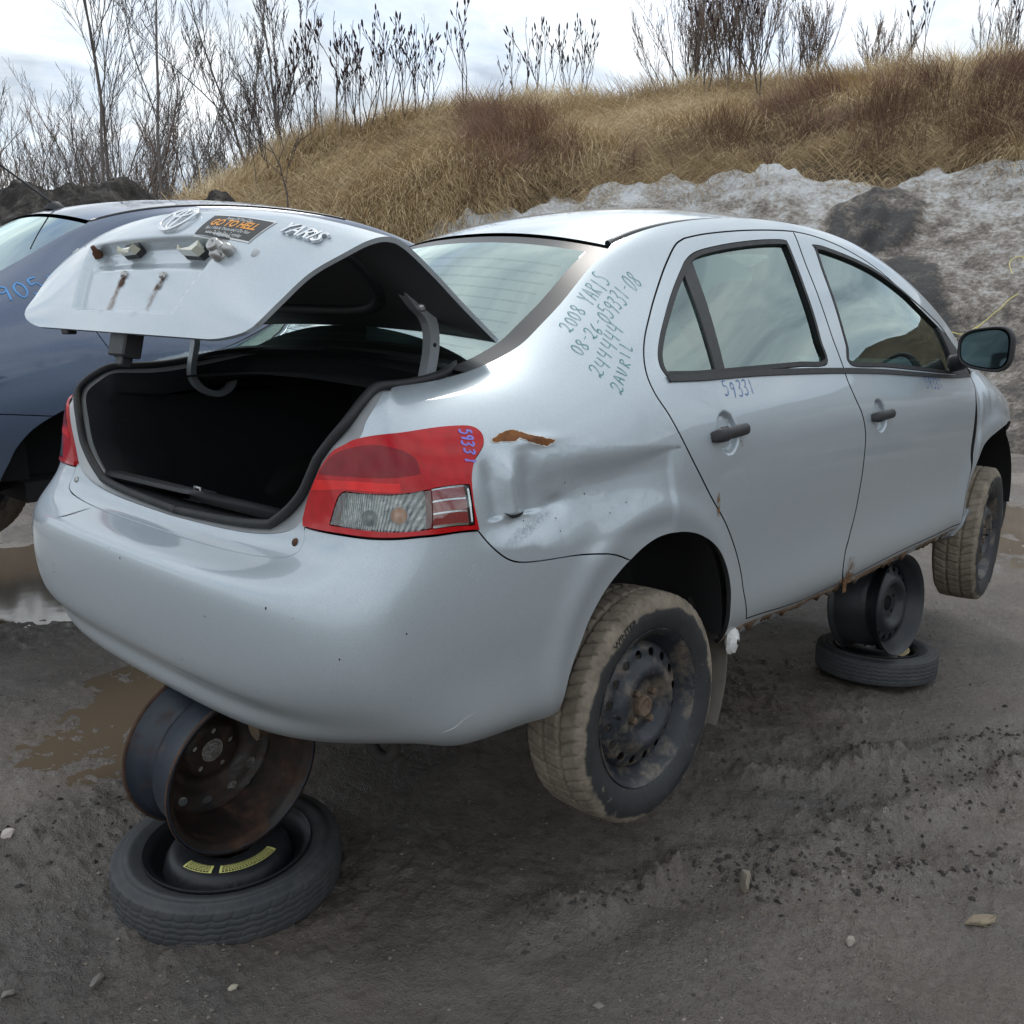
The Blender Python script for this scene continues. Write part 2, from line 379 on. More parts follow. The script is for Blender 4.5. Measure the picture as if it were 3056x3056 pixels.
# ---------------------------------------------------------------- body surface of the silver sedan (cubic B-spline net, car frame: x forward, y left, z up)
def _sections():
    # every section: 18 (x, half width, z) control points from the sill up to the roof gutter
    S = []
    zc = [.222,.252,.296,.342,.368,.44,.55,.606,.620,.642,.668,.74,.82,.88,.93,.965,.985,.99]
    xc = [.125,.046,.004,.018,-.026,-.032,-.032,-.028,-.010,.088,.118,.124,.12,.115,.11,.11,.12,.14]
    zk = [.25,.275,.305,.345,.395,.46,.535,.59,.64,.69,.745,.80,.85,.895,.935,.965,.985,.992]
    xk = [.17,.100,.045,.022,-.010,-.03,-.03,-.022,.000,.030,.048,.056,.066,.078,.092,.11,.14,.17]
    wk = [.88,.93,.962,.982,.997,1,1,.996,.985,.974,.968,.961,.948,.93,.907,.88,.85,.82]
    ys = [0,.29,.54,.71,.80]
    for i, y in enumerate(ys):
        b = [0,.04,.22,.85,1.0][i]
        sec = []
        for r in range(18):
            z = zc[r]*(1-b)+zk[r]*b; xr = xc[r]*(1-b)+xk[r]*b
            yy = y*(1+(wk[r]-1)*min(1, y/.6))
            pl = .6*(1-max(0, 1-(y/.85)**5.2)**(1/5.2))
            sec.append((xr+pl, yy, z))
        S.append(sec)
    def sec(x, yz, top=None, pull=5):
        out = [[x, a, b] for a, b in yz]
        if top:
            dx = top[0]-x
            for r in range(18):
                t = max(0., (r-11)/6.0)
                out[r][0] += dx*t
        return [tuple(p) for p in out]
    c45 = [(.765,.225),(.806,.25),(.832,.285),(.832,.34),(.828,.41),(.834,.49),(.832,.565),(.828,.63),(.821,.69),(.813,.745),(.802,.795),(.787,.84),(.768,.88),(.744,.915),(.712,.947),(.676,.973),(.638,.990),(.605,.996)]
    S.append(sec(.305, [(y*f, z) for (y, z), f in zip(c45, [.975,.982,.988,.99,.99,.99,.99,.987,.984,.98,.976,.973,.97,.965,.958,.95,.945,.94])], (.285,)))
    S.append(sec(.45, c45, (.43,)))
    S.append(sec(.70, [(.79,.21),(.81,.245),(.826,.29),(.833,.345),(.837,.42),(.84,.505),(.84,.58),(.838,.65),(.834,.715),(.826,.775),(.812,.83),(.79,.88),(.762,.925),(.728,.96),(.688,.985),(.645,1.005),(.606,1.018),(.578,1.024)], (.60,)))
    S.append(sec(1.0, [(.785,.20),(.806,.24),(.828,.285),(.838,.345),(.842,.425),(.845,.51),(.847,.59),(.846,.665),(.842,.735),(.833,.80),(.818,.86),(.796,.92),(.770,.98),(.728,1.045),(.68,1.10),(.624,1.148),(.566,1.178),(.528,1.19)], (.88,)))
    lo145 = [(.765,.19),(.80,.228),(.830,.27),(.838,.33),(.832,.41),(.832,.50),(.838,.585),(.842,.665),(.840,.735),(.833,.80),(.818,.86),(.794,.92)]
    lo215 = [(.765,.19),(.80,.222),(.832,.262),(.838,.32),(.825,.40),(.823,.49),(.829,.575),(.833,.655),(.832,.725),(.826,.785),(.811,.845),(.786,.905)]
    lo305 = [(.765,.19),(.80,.222),(.832,.265),(.838,.325),(.825,.405),(.823,.49),(.830,.57),(.836,.645),(.836,.71),(.831,.765),(.818,.815),(.796,.858)]
    lo347 = [(.77,.20),(.80,.235),(.825,.28),(.837,.34),(.840,.42),(.843,.50),(.846,.575),(.847,.645),(.844,.705),(.835,.755),(.818,.80),(.792,.838)]
    lo390 = [(.74,.19),(.77,.22),(.79,.27),(.80,.34),(.803,.42),(.803,.50),(.800,.57),(.792,.63),(.78,.68),(.765,.72),(.745,.75),(.715,.775)]
    def up(lo, x, belt, T, bulge=.012, n=6):
        # r12 belt, r13..r17 glasshouse up to the gutter T
        pts = [(x, a, b) for a, b in lo]
        pts.append((x, belt[0], belt[1]))
        ss = [.25,.48,.72,.91,1.0]
        for k, s in enumerate(ss):
            y = belt[0]+(T[1]-belt[0])*s+bulge*math.sin(math.pi*s)
            z = belt[1]+(T[2]-belt[1])*s+bulge*.7*math.sin(math.pi*s)
            if k == 3: y += .012; z += .006
            pts.append((x+(T[0]-x)*s, y, z))
        return pts
    mix = lambda A, B, t: [(a[0]*(1-t)+b[0]*t, a[1]*(1-t)+b[1]*t) for a, b in zip(A, B)]
    S.append(up(mix([(p[1],p[2]) for p in S[-1][:12]], lo145, .5), 1.22, (.768,.983), (1.10,.488,1.302), .02))
    S.append(up(lo145, 1.45, (.768,.98), (1.40,.489,1.394), .022))
    S.append(up(mix(lo145, lo215, .5), 1.80, (.766,.972), (1.78,.507,1.436), .022))
    S.append(up(lo215, 2.15, (.763,.962), (2.12,.522,1.438), .02))
    S.append(up(mix(lo215, lo305, .4), 2.50, (.765,.945), (2.45,.54,1.415), .02))
    S.append(up(mix(lo215, lo305, .75), 2.80, (.772,.925), (2.77,.57,1.345), .018))
    S.append(up(lo305, 3.05, (.776,.905), (3.07,.615,1.222), .014))
    S.append(up(mix(lo305, lo347, .5), 3.25, (.775,.885), (3.32,.655,1.07), .012))
    S.append(up(lo347, 3.47, (.765,.865), (3.50,.655,.945), .012))
    S.append(up(mix(lo347, lo390, .45), 3.70, (.735,.835), (3.68,.60,.875), .012))
    S.append(up(lo390, 3.90, (.69,.79), (3.86,.545,.825), .01))
    for (x, sc, xs) in ((4.08, .87, .0), (4.20, .66, .0), (4.27, .35, .0), (4.29, 0.0, .0)):
        sec9 = S[19]
        S.append([(x-(.10*(r/17.)**2)+(-.02 if r < 2 else 0), p[1]*sc, p[2]-.03*(r/17.)**2) for r, p in enumerate(sec9)])
    return np.array(S)
import math
SEC = _sections()
NU, NV = SEC.shape[0], SEC.shape[1]
def _pad(P):
    Q = np.zeros((NU+2, NV+2, 3)); Q[1:-1, 1:-1] = P
    Q[0, 1:-1] = P[1]*np.array([1, -1, 1]); Q[-1, 1:-1] = P[-2]*np.array([1, -1, 1])
    Q[:, 0] = 2*Q[:, 1]-Q[:, 2]; Q[:, -1] = 2*Q[:, -2]-Q[:, -3]
    return Q
PAD = _pad(SEC)
def _bw(t):
    return np.stack([(1-t)**3, 3*t**3-6*t**2+4, -3*t**3+3*t**2+3*t+1, t**3], -1)/6.
def S0(u, v):
    """smooth surface, u 0..23 from the middle of the tail round to the nose, v 0..17 from sill to gutter; left half (y > 0)"""
    u = np.atleast_1d(np.asarray(u, float)); v = np.atleast_1d(np.asarray(v, float))
    u = np.clip(u, 0, NU-1-1e-9); v = np.clip(v, 0, NV-1-1e-9)
    iu = np.floor(u).astype(int); iv = np.floor(v).astype(int)
    bu = _bw(u-iu); bv = _bw(v-iv)
    out = np.zeros(u.shape+(3,))
    for a in range(4):
        for b in range(4):
            out += (bu[..., a]*bv[..., b])[..., None]*PAD[iu+a, iv+b]
    return out
# outlines of the body panels on that surface
UVC = {
'tail_in': [(2.244, 10.593), (2.337, 11.168), (2.511, 11.803), (2.679, 12.332), (2.868, 12.789), (3.027, 12.983)],
'tail_top': [(3.027, 12.983), (3.324, 13.282), (3.908, 13.385), (4.853, 13.117), (5.378, 13.002), (5.651, 12.875), (5.765, 12.647), (5.8, 12.282), (5.757, 11.857), (5.645, 11.499), (5.517, 11.164), (5.411, 10.602), (5.37, 10.111), (5.35, 9.361), (5.365, 8.696), (5.371, 8.439)],
'tail_bot': [(5.371, 8.439), (4.783, 8.771), (4.356, 9.134), (3.899, 9.453), (3.429, 9.678), (2.675, 10.061), (2.255, 10.316)],
'q_gap': [(5.371, 8.439), (5.547, 7.784), (5.721, 7.321), (5.873, 7.065), (6.05, 6.906), (6.336, 6.749), (6.718, 6.56), (6.939, 6.414), (7.094, 6.279), (7.251, 6.065), (7.414, 5.769)],
'arch_q': [(7.414, 5.769), (7.577, 6.018), (7.776, 6.181), (7.993, 6.204), (8.254, 6.105), (8.519, 5.879), (8.801, 5.483), (9.028, 4.977), (9.2, 4.33), (9.279, 3.701), (9.291, 3.039), (9.318, 1.978), (9.404, 0.923)],
'arch_b': [(7.414, 5.769), (7.278, 5.513), (7.123, 5.162), (6.995, 4.754), (6.89, 4.335), (6.809, 3.832), (6.724, 3.351), (6.642, 2.664), (6.613, 1.761), (6.633, 0.636), (6.583, 0)],
'door_rear': [(9.797, 1.967), (9.65, 3.341), (9.563, 4.169), (9.405, 4.97), (9.118, 5.985), (8.787, 6.973), (8.556, 7.882), (8.372, 8.807), (8.237, 9.753), (8.137, 10.607), (8.056, 11.459), (8.088, 12.209), (8.229, 12.834), (8.464, 13.385), (8.853, 13.986), (9.291, 14.593), (9.659, 15.178), (9.929, 15.676), (10.098, 15.866)],
'door_top_r': [(10.098, 15.866), (10.357, 15.922), (10.678, 15.96), (11.201, 16.047), (11.899, 16.216)],
'split': [(11.899, 16.216), (11.875, 15.718), (11.821, 14.841), (11.788, 14.175), (11.76, 13.484), (11.753, 12.777), (11.776, 12.302), (11.794, 11.791), (11.8, 11.169), (11.849, 10.216), (11.921, 9.368), (11.962, 8.286), (11.954, 7.31), (11.945, 6.159), (11.907, 4.935), (11.784, 3.983), (11.679, 3.329), (11.657, 2.45), (11.78, 1.444)],
'door_bot': [(9.797, 1.967), (10.189, 1.822), (10.928, 1.334), (11.358, 1.351), (11.78, 1.444), (12.248, 1.721), (12.766, 1.881), (13.382, 1.967), (14.163, 1.927), (15.156, 1.959), (15.5, 1.993)],
'door_front': [(15.529, 2.049), (15.483, 3.114), (15.644, 3.981), (15.751, 4.837), (15.702, 5.785), (15.691, 6.775), (15.737, 8.117), (15.869, 9.454), (16.115, 10.897), (16.1, 11.811)],
'door_top_f': [(11.899, 16.216), (12.235, 16.18), (12.655, 16.016), (13.087, 15.78), (13.543, 15.505), (14.015, 15.122), (14.521, 14.65), (15.1, 14.3), (15.72, 14.138)],
'win_r': [(8.377, 12.052), (8.376, 12.362), (8.48, 12.76), (8.72, 13.229), (9.079, 13.773), (9.433, 14.29), (9.779, 14.808), (9.952, 15.086), (10.147, 15.266), (10.458, 15.366), (10.873, 15.473), (11.325, 15.582), (11.625, 15.617), (11.654, 15.477), (11.622, 14.738), (11.569, 14.023), (11.532, 13.288), (11.498, 12.657), (11.464, 12.005), (10.921, 11.951), (10.358, 11.909), (9.908, 11.888), (9.42, 11.882), (8.883, 11.918)],
'win_f': [(12.151, 15.604), (12.174, 15.421), (12.108, 14.627), (12.06, 13.896), (12.018, 13.083), (11.999, 12.552), (11.989, 11.952), (12.801, 11.888), (13.729, 11.816), (14.919, 11.778), (16.066, 11.929), (15.793, 13.071), (15.547, 13.903), (15.269, 14.592), (14.913, 14.764), (14.521, 14.891), (14.015, 15.122), (13.504, 15.343), (13.015, 15.475), (12.555, 15.58), (12.337, 15.635)],
'belt_strip': [(8.365, 12.01), (8.879, 11.904), (9.42, 11.882), (10.114, 11.885), (10.904, 11.855), (11.797, 11.808), (12.775, 11.748), (13.701, 11.67), (14.995, 11.639), (16.049, 11.863)],
'open_side': [(3.027, 12.983), (3.325, 13.319), (3.466, 14.082), (3.675, 15.107), (3.78, 16.264)],
'open_top2': [(3.78, 16.264), (4.6, 16.2), (5.3, 16.45), (5.9, 16.62), (6.333, 16.7), (6.784, 16.354)],
'cpillar': [(6.784, 16.354), (7.065, 16.059), (7.298, 15.889), (7.588, 15.945), (8, 16.031), (8.509, 16.287), (9.033, 16.658), (9.165, 16.816)],
'sill_gap': [(2.255, 10.316), (2.253, 9.737), (2.242, 9.28), (2.203, 8.942), (2.081, 8.791), (1.655, 8.601), (1.131, 8.406), (0.355, 8.257)],
'handle_r': [(9.213, 9.426)],
'handle_f': [(12.338, 9.174)],
'rust': [(5.906, 11.951), (6.052, 12.131), (6.214, 12.148), (6.3, 11.925), (6.399, 11.575), (6.546, 11.231), (6.648, 11.039), (6.543, 10.95), (6.434, 11.105), (6.336, 11.357), (6.243, 11.653), (6.183, 11.59), (6.045, 11.723), (5.915, 11.818)],
'tail_clear': [(2.793, 10.324), (2.869, 10.76), (2.971, 11.19), (3.069, 11.289), (4.617, 10.576), (4.599, 9.179), (3.682, 9.972)],
'tail_bars': [(4.636, 10.592), (5.3, 10.227), (5.276, 8.658), (4.599, 9.21)],
'txt_l1': [(7.681, 14.705), (8.478, 15.15)],
'txt_l2': [(7.594, 13.904), (9.169, 14.731)],
'txt_l3': [(7.573, 12.717), (8.173, 13.706)],
'txt_l4': [(7.625, 11.846), (8.178, 13.166)],
'num_r': [(9.344, 11.037), (9.93, 11)],
'num_f': [(13.796, 10.726), (14.346, 10.606)],
'tear': [(5.9, 8.82), (5.961, 8.637), (6.096, 8.578), (6.164, 8.589)],
'div': [(9.95, 15.15), (9.46, 11.95)],
}
# ---------------------------------------------------------------- trunk lid surface (closed position), then opened about its hinge
_LC = np.array([(.61,1.052),(.48,1.063),(.36,1.066),(.25,1.062),(.17,1.049),(.112,1.016),(.082,.960),(.074,.90),(.080,.825),(.092,.75),(.108,.682)])
_LE = np.array([(.615,.610,1.028),(.48,.618,1.026),(.36,.634,1.022),(.26,.650,1.012),(.210,.662,.992),(.172,.668,.955),(.145,.655,.905),(.124,.618,.845),(.113,.590,.775),(.106,.572,.725),(.112,.525,.684)])
def _cr(T, a):
    T = np.vstack([2*T[0]-T[1], T, 2*T[-1]-T[-2]]); a = np.clip(np.asarray(a, float), 0, len(T)-3-1e-9); i = np.floor(a).astype(int); t = (a-i)[..., None]
    p, q, r, s = T[i], T[i+1], T[i+2], T[i+3]
    return .5*(2*q+(r-p)*t+(2*p-5*q+4*r-s)*t**2+(3*q-p-3*r+s)*t**3)
LID_A, LID_P, LID_R = math.radians(34.947), (.7212, 1.0526), math.radians(1.19)
def lid_open(P):
    P = np.asarray(P, float); c, s = math.cos(-LID_A), math.sin(-LID_A)
    x = P[..., 0]-LID_P[0]; z = P[..., 2]-LID_P[1]
    X = c*x-s*z+LID_P[0]; Z = s*x+c*z+LID_P[1]-1.05; y = P[..., 1]; cr, sr = math.cos(LID_R), math.sin(LID_R)
    return np.stack([X, cr*y-sr*Z, sr*y+cr*Z+1.05], -1)
def lid_skin(a, w, recess=True):
    """a 0 (by the glass) .. 10 (lower edge); w -1..1, positive = right hand side of the car"""
    a = np.asarray(a, float); w = np.asarray(w, float); a, w = np.broadcast_arrays(a, w)
    a0_ = a; q_ = np.clip((np.abs(w)-.78)/.22, 0, 1); a = a-.75*(1-np.sqrt(np.maximum(0, 1-q_**2)))*np.clip((a-8.2)/1.8, 0, 1)**2
    C = _cr(_LC, a); E = _cr(_LE, a); k = np.abs(w)**2.3
    P = np.stack([C[..., 0]+(E[..., 0]-C[..., 0])*k, -w*E[..., 1], C[..., 1]+(E[..., 2]-C[..., 1])*k], -1)
    if recess:
        y = np.abs(P[..., 1]); z = P[..., 2]
        sm = lambda lo, hi, v: np.clip((v-lo)/(hi-lo), 0, 1)**2*(3-2*np.clip((v-lo)/(hi-lo), 0, 1))
        half = .255+.10*np.clip((z-.74)/.2, 0, 1)
        m = sm(0, .016, half-y)*sm(.728, .742, z)*(1-sm(.898, .918, z))*(a > 5)
        m2 = sm(0, .03, half-.02-y)*sm(.835, .87, z)*(1-sm(.898, .914, z))*(a > 5)
        P = P.copy(); P[..., 0] += .017*m+.014*m2
    return P
# ---------------------------------------------------------------- ground, hill, snow bank, mound
def polar(az, r): return CAM.x+r*np.cos(az), CAM.y+r*np.sin(az)
def ground_h(x, y):
    d = np.hypot(x-.8, y)
    base = (.022-.026*x)*(1-sstep(5, 12, d))
    h = .035*fbm(x*.35, y*.35, 3, 1)*sstep(1.5, 6, d)+.030*fbm(x*1.1, y*1.1, 3, 2)*sstep(.0, 2.5, np.hypot(x-.5, y+.2))
    h = h+.022*fbm(x*3.5, y*3.5, 3, 3)
    rough = .35+1.2*sstep(-.12, .2, fbm(x*.9, y*.9, 3, 9))
    h = h+rough*(.018*fbm(x*9, y*9, 5, 4, .62)+.020*np.clip(fbm(x*26, y*26, 3, 15, .6)-.03, 0, 1)+.010*np.clip(fbm(x*70, y*70, 2, 16, .6), 0, 1))
    # crumbly ridges left by tyres
    for (x0, y0, x1, y1, w, a) in ((.95, -.95, 3.2, -1.75, .07, .035), (1.05, -1.05, 1.9, -1.75, .06, .030), (1.6, -.80, 4.2, -2.2, .06, .028), (1.9, -1.0, 4.5, -2.9, .10, .022), (.55, -.80, 1.15, -.95, .06, .03), (-1.2, .6, .2, .35, .08, .02)):
        t = np.clip(((x-x0)*(x1-x0)+(y-y0)*(y1-y0))/((x1-x0)**2+(y1-y0)**2), 0, 1); dd = np.hypot(x-x0-t*(x1-x0), y-y0-t*(y1-y0)+.05*fbm(x*3, y*3, 2, 6)*2)
        g = np.exp(-(dd/w)**2); brk = sstep(-.10, .12, fbm(x*5, y*5, 3, 12)); h = h+a*g*(brk*.8+.2)*(.55+1.6*np.clip(fbm(x*30, y*30, 3, 14, .65)+.15, 0, 1)); h = h-a*.35*np.exp(-((dd-w*1.6)/w)**2)
    # shallow hollows that hold water
    for (cx, cy, rx, ry, a, dp) in PUDDLES:
        c, s = math.cos(a), math.sin(a); u = ((x-cx)*c+(y-cy)*s)/rx; v = (-(x-cx)*s+(y-cy)*c)/ry
        k = np.clip(1.25-(u*u+v*v)+.9*fbm(x*2.2, y*2.2, 3, 21)+1.5*fbm(x*6, y*6, 4, 22, .6), 0, 1); h = h-dp*k
    return base+h
PUDDLES = [(6.6, .2, 1.9, .8, .55, .07), (.30, .95, .60, .30, .5, .008), (.7, 3.3, 1.1, .9, .9, .03), (2.6, 4.6, 1.2, 1.2, .5, .03), (-.5, 4.5, .9, .7, .2, .03)]
def build_ground():
    rr = [0.35]
    while rr[-1] < 400: rr.append(rr[-1]*(1.05 if rr[-1] < 1.65 else 1.0052 if rr[-1] < 5.5 else 1.012 if rr[-1] < 9 else 1.04))
    rr = np.array(rr)
    c0 = math.radians(43.7); az = np.r_[np.linspace(-36, 36, 470), np.linspace(37, 323, 130)]; az = c0+np.radians(az)
    A, Rr = np.meshgrid(az, rr, indexing='ij'); X, Y = polar(A, Rr); Z = ground_h(X, Y)*(1-sstep(30, 60, Rr))-.25*sstep(60, 400, Rr)
    n, m = A.shape; idx = np.arange(n*m).reshape(n, m); a = idx; b = np.roll(idx, -1, 0)
    F = np.stack([a[:, :-1], a[:, 1:], b[:, 1:], b[:, :-1]], -1).reshape(-1, 4)
    V = np.stack([X, Y, Z], -1).reshape(-1, 3); ctr = len(V); V = np.vstack([V, [CAM.x, CAM.y, float(ground_h(np.array([CAM.x]), np.array([CAM.y]))[0])]])
    F = F[:, ::1].tolist()+[(int(idx[i, 0]), int(idx[(i+1) % n, 0]), ctr) for i in range(n)]
    t = NT('wet_black_mud')
    co = t.co()
    big = t.noise(.55, 6, .6, co); mid = t.noise(3.0, 8, .65, co); fine = t.noise(42, 10, .74, co); pb = t.vor(70, co); pbc = t.vor(70, co, out='Color'); gr = t.vor(150, co)
    c = t.ramp(mid, [(.28, (.108, .090, .076)), (.5, (.205, .174, .147)), (.72, (.31, .266, .222))])
    c = t.mix(t.mr(t.noise(1.3, 6, .6, co), .50, .70, 0, .65), c, (.21, .152, .106))
    c = t.mix(t.mr(fine, .50, .72, 0, .6), c, (.030, .027, .027))
    sp = t.n('SeparateColor'); t.l(pbc, sp.inputs[0]); peb = t.math('MULTIPLY', t.mr(sp.outputs[0], .80, .86, 0, 1), t.mr(pb, .32, .22, 0, 1)); peb = t.math('MULTIPLY', peb, t.mr(t.noise(.9, 5, .6, co), .45, .62, .08, .9))
    c = t.mix(peb, c, t.mix(sp.outputs[1], (.11, .105, .10), (.30, .285, .26)))
    wet = t.mr(t.noise(.75, 7, .62, co), .35, .50, 0, 1)
    c = t.mix(t.math('MULTIPLY', wet, .5), c, (.030, .027, .026))
    t.set(base=c, rough=t.mix(wet, t.mr(fine, .2, .8, .50, .8), t.mr(fine, .25, .75, .08, .28)), spec=.85)
    hgt = t.math('ADD', t.math('MULTIPLY', fine, .7), t.math('MULTIPLY', t.mr(gr, 0, .5, 1, 0), .18))
    t.set(normal=t.bump(hgt, .95, .018, t.bump(t.noise(12, 6, .65, co), .5, .03)))
    g = mobj('ground', V, F, t.m, None, True); props(g, 'dark wet mud yard with gravel and shallow puddles', None, None, 'structure')
    # standing water
    w = NT('muddy_water'); w.set(base=(.115, .090, .064), rough=.07, spec=.7, normal=w.bump(w.noise(5, 3), .04, .01))
    for i, (cx, cy, rx, ry, a, dp) in enumerate(PUDDLES):
        k = 40; th = np.linspace(0, 2*math.pi, k, endpoint=False); lx = rx*1.5*np.cos(th); ly = ry*1.5*np.sin(th); x = cx+lx*math.cos(a)-ly*math.sin(a); y = cy+lx*math.sin(a)+ly*math.cos(a)
        z0 = (.022-.026*cx)*(1-float(sstep(5, 12, np.array([math.hypot(cx-.8, cy)]))[0])) - dp*.52
        o = mobj('puddle', np.stack([x, y, np.full(k, z0)], 1), [tuple(range(k))], w.m, None, True); props(o, 'shallow brown puddle in the mud', None, None, 'structure')
# hill profile: by azimuth (degrees) seen from the yard: distance of foot, of the snow's upper edge and of the crest, and their heights
_HA = [-90, -70, -45, -20, 0, 8, 15, 20, 28, 36, 42, 49, 56, 61, 64, 68, 74]
_FOOT = [11, 10, 9.5, 9, 9.5, 10, 11, 11.5, 12, 12.5, 13, 13.5, 14, 15, 16, 18, 20]
_STAN = [.06, .09, .10, .10, .11, .112, .113, .126, .124, .124, .126, .106, .080, .060, .045, .02, .0]
_SR = [17, 17, 17, 17, 17.5, 18, 18.5, 19, 19, 19, 19, 18.5, 18.5, 18.5, 19, 20, 22]
_CTAN = [.10, .17, .18, .19, .200, .204, .208, .206, .203, .200, .194, .184, .151, .098, .08, .04, .01]
_CR = [26, 26, 26, 26, 26, 26.5, 27, 27, 27, 27, 26.5, 26, 25, 24, 24, 24, 25]
def hill_h(az, r, full=False):
    d = np.degrees(az); I = lambda T: np.interp(d, _HA, T)
    rf, rs, rc = I(_FOOT), I(_SR), I(_CR); hs = CAM.z+I(_STAN)*rs; hc = CAM.z+I(_CTAN)*rc
    t1 = np.clip((r-rf)/(rs-rf), 0, 1); t2 = np.clip((r-rs)/(rc-rs), 0, 1); t3 = np.clip((r-rc)/14, 0, 1)
    h = -.4+(hs+.4)*(t1**1.15)+(hc-hs)*(t2*1.35-.35*t2*t2)
    h = h-1.8*t3*t3
    return (h, t1, t2) if full else h
def hill_surface(az, r):
    x, y = polar(az, r); return hill_h(az, r)+.55*fbm(x*.22, y*.22, 3, 31)*sstep(12, 20, r)+.34*fbm(x*.9, y*.9, 4, 32)
def polar_mesh(name, az, rr, hf, mat, z_fn=None):
    A, Rr = np.meshgrid(az, rr, indexing='ij'); X, Y = polar(A, Rr); Z = hf(A, Rr); m = MB(); m.grid(np.stack([X, Y, Z], -1), flip=True); return m.build(name, mat, None)
def build_hill():
    t = NT('thatch_soil'); n = t.noise(1.2, 8, .65); c = t.ramp(n, [(.3, (.045, .030, .018)), (.5, (.10, .066, .034)), (.7, (.16, .11, .055))]); t.set(base=c, rough=.95, normal=t.bump(t.noise(9, 8, .75), .8, .12))
    az = np.radians(np.r_[np.linspace(-90, 10, 120), np.linspace(10.5, 74, 260)]); rr = np.linspace(8.5, 42, 130)
    o = polar_mesh('hillside', az, rr, hill_surface, t.m); props(o, 'hillside of matted dry grass behind the cars', None, None, 'structure')
    # old snow: granular, grey with grit
    s = NT('gritty_old_snow'); co = s.co(); a = s.noise(.35, 7, .62, co); b = s.noise(2.2, 9, .70, co); f = s.noise(14, 8, .75, co)
    X = s.xyz(); 
    at = s.n('Attribute'); at.attribute_name = 'grit'; g = at.outputs['Fac']
    k = s.math('ADD', s.math('MULTIPLY', s.mr(b, .25, .75, -.5, .5), .95), g); k = s.math('ADD', k, s.mr(f, .25, .75, -.38, .38))
    c = s.ramp(k, [(.10, (.66, .68, .70)), (.34, (.50, .485, .465)), (.52, (.33, .295, .26)), (.72, (.17, .145, .12)), (.90, (.085, .078, .074)), (1.0, (.055, .054, .055))])
    s.set(base=c, rough=.8, normal=s.bump(s.noise(7, 9, .75, co), .9, .10, s.bump(s.noise(32, 7, .75, co), .7, .03)))
    az = np.radians(np.linspace(-18, 53, 640)); tt = np.linspace(0, 1, 240)
    A, T = np.meshgrid(az, tt, indexing='ij'); D = np.degrees(A)
    rf = np.interp(D, _HA, _FOOT)-.6; edge = 1.8*fbm(D*.30, D*0, 3, 41)+.4*fbm(D*1.1, D*0, 2, 42)
    rs = np.interp(D, _HA, _SR)+edge-np.interp(D, [-18, 42, 48, 53], [0, -.2, .6, 2.6]); rr = rf+(rs-rf)*T
    x, y = polar(A, rr); thick = .28*np.minimum(1, np.minimum(T*8, (1-T)*14))*np.interp(D, [-18, 47, 53], [1, 1, .1])
    Z = hill_surface(A, rr)+thick-.06+(.20*fbm(x*.9, y*.9, 4, 43)*T+.075*fbm(x*4, y*4, 5, 44, .62))*(1-.8*sstep(.86, 1, T))
    pile = np.zeros_like(Z)
    for (pa, pr, wa, wr, hh, sd) in ((24.3, 17.2, 1.55, .75, .14, 51), (22.3, 17.3, 1.7, .85, .18, 52), (21.2, 15.3, 1.5, 1.2, .06, 53), (19.9, 14.2, 1.2, .8, .04, 54)):
        e_ = ((D-pa)/wa)**2+((rr-pr)/wr)**2; k_ = sstep(0, .9, 1.25-e_+1.3*fbm(x*1.6, y*1.6, 4, sd)); pile = np.maximum(pile, k_); Z = Z+hh*k_*(1+.5*fbm(x*3, y*3, 4, sd+9))
    m = MB(); m.grid(np.stack([x, y, Z], -1), flip=True); o = m.build('snow_bank', s.m, None); props(o, 'bank of dirty melting snow at the foot of the hill', None, None, 'structure')
    # grit: the low part and broad patches are darker
    gr = .53+.46*fbm(x*.45, y*.45, 4, 45)*2*.5+np.interp(T, [0, .25, .7, .88, 1], [.20, .16, .10, -.20, -.32])-np.interp(D, [10, 17, 24, 40], [-.06, -.02, .02, .02])+.44*pile
    at = o.data.attributes.new('grit', 'FLOAT', 'POINT'); at.data.foreach_set('value', gr.ravel())
    return o
def heap(name, az, r, rx, ry, h, mat, label, seed, cat=None, kind=None, zf=None, rot=0, n=70, lump=.35, pw=1.6):
    """a heap of loose earth or gravel lying on the ground or slope"""
    cx, cy = polar(math.radians(az), r); t = np.linspace(0, 1, n)[None, :]; th = np.linspace(0, 2*math.pi, 2*n, endpoint=False)[:, None]
    k = 1+lump*2*fbm(np.cos(th)*1.6+seed, np.sin(th)*1.6, 3, seed); lx = rx*t*k*np.cos(th); ly = ry*t*k*np.sin(th)
    x = cx+lx*math.cos(rot)-ly*math.sin(rot); y = cy+lx*math.sin(rot)+ly*math.cos(rot)
    ax = np.arctan2(y-CAM.y, x-CAM.x); rr = np.hypot(x-CAM.x, y-CAM.y); z0 = zf(ax, rr) if zf else ground_h(x, y)
    z = z0+h*(1-t**pw)*(1+.35*fbm(x*.9, y*.9, 4, seed+1))+min(h*.3, .5)*fbm(x*2.6, y*2.6, 6, seed+2, .62)*(1-t**3)-.08*t**4
    m = MB(); m.grid(np.stack([x, y, z], -1), closeu=True); o = m.build(name, mat, None); return props(o, label, cat, None, kind)
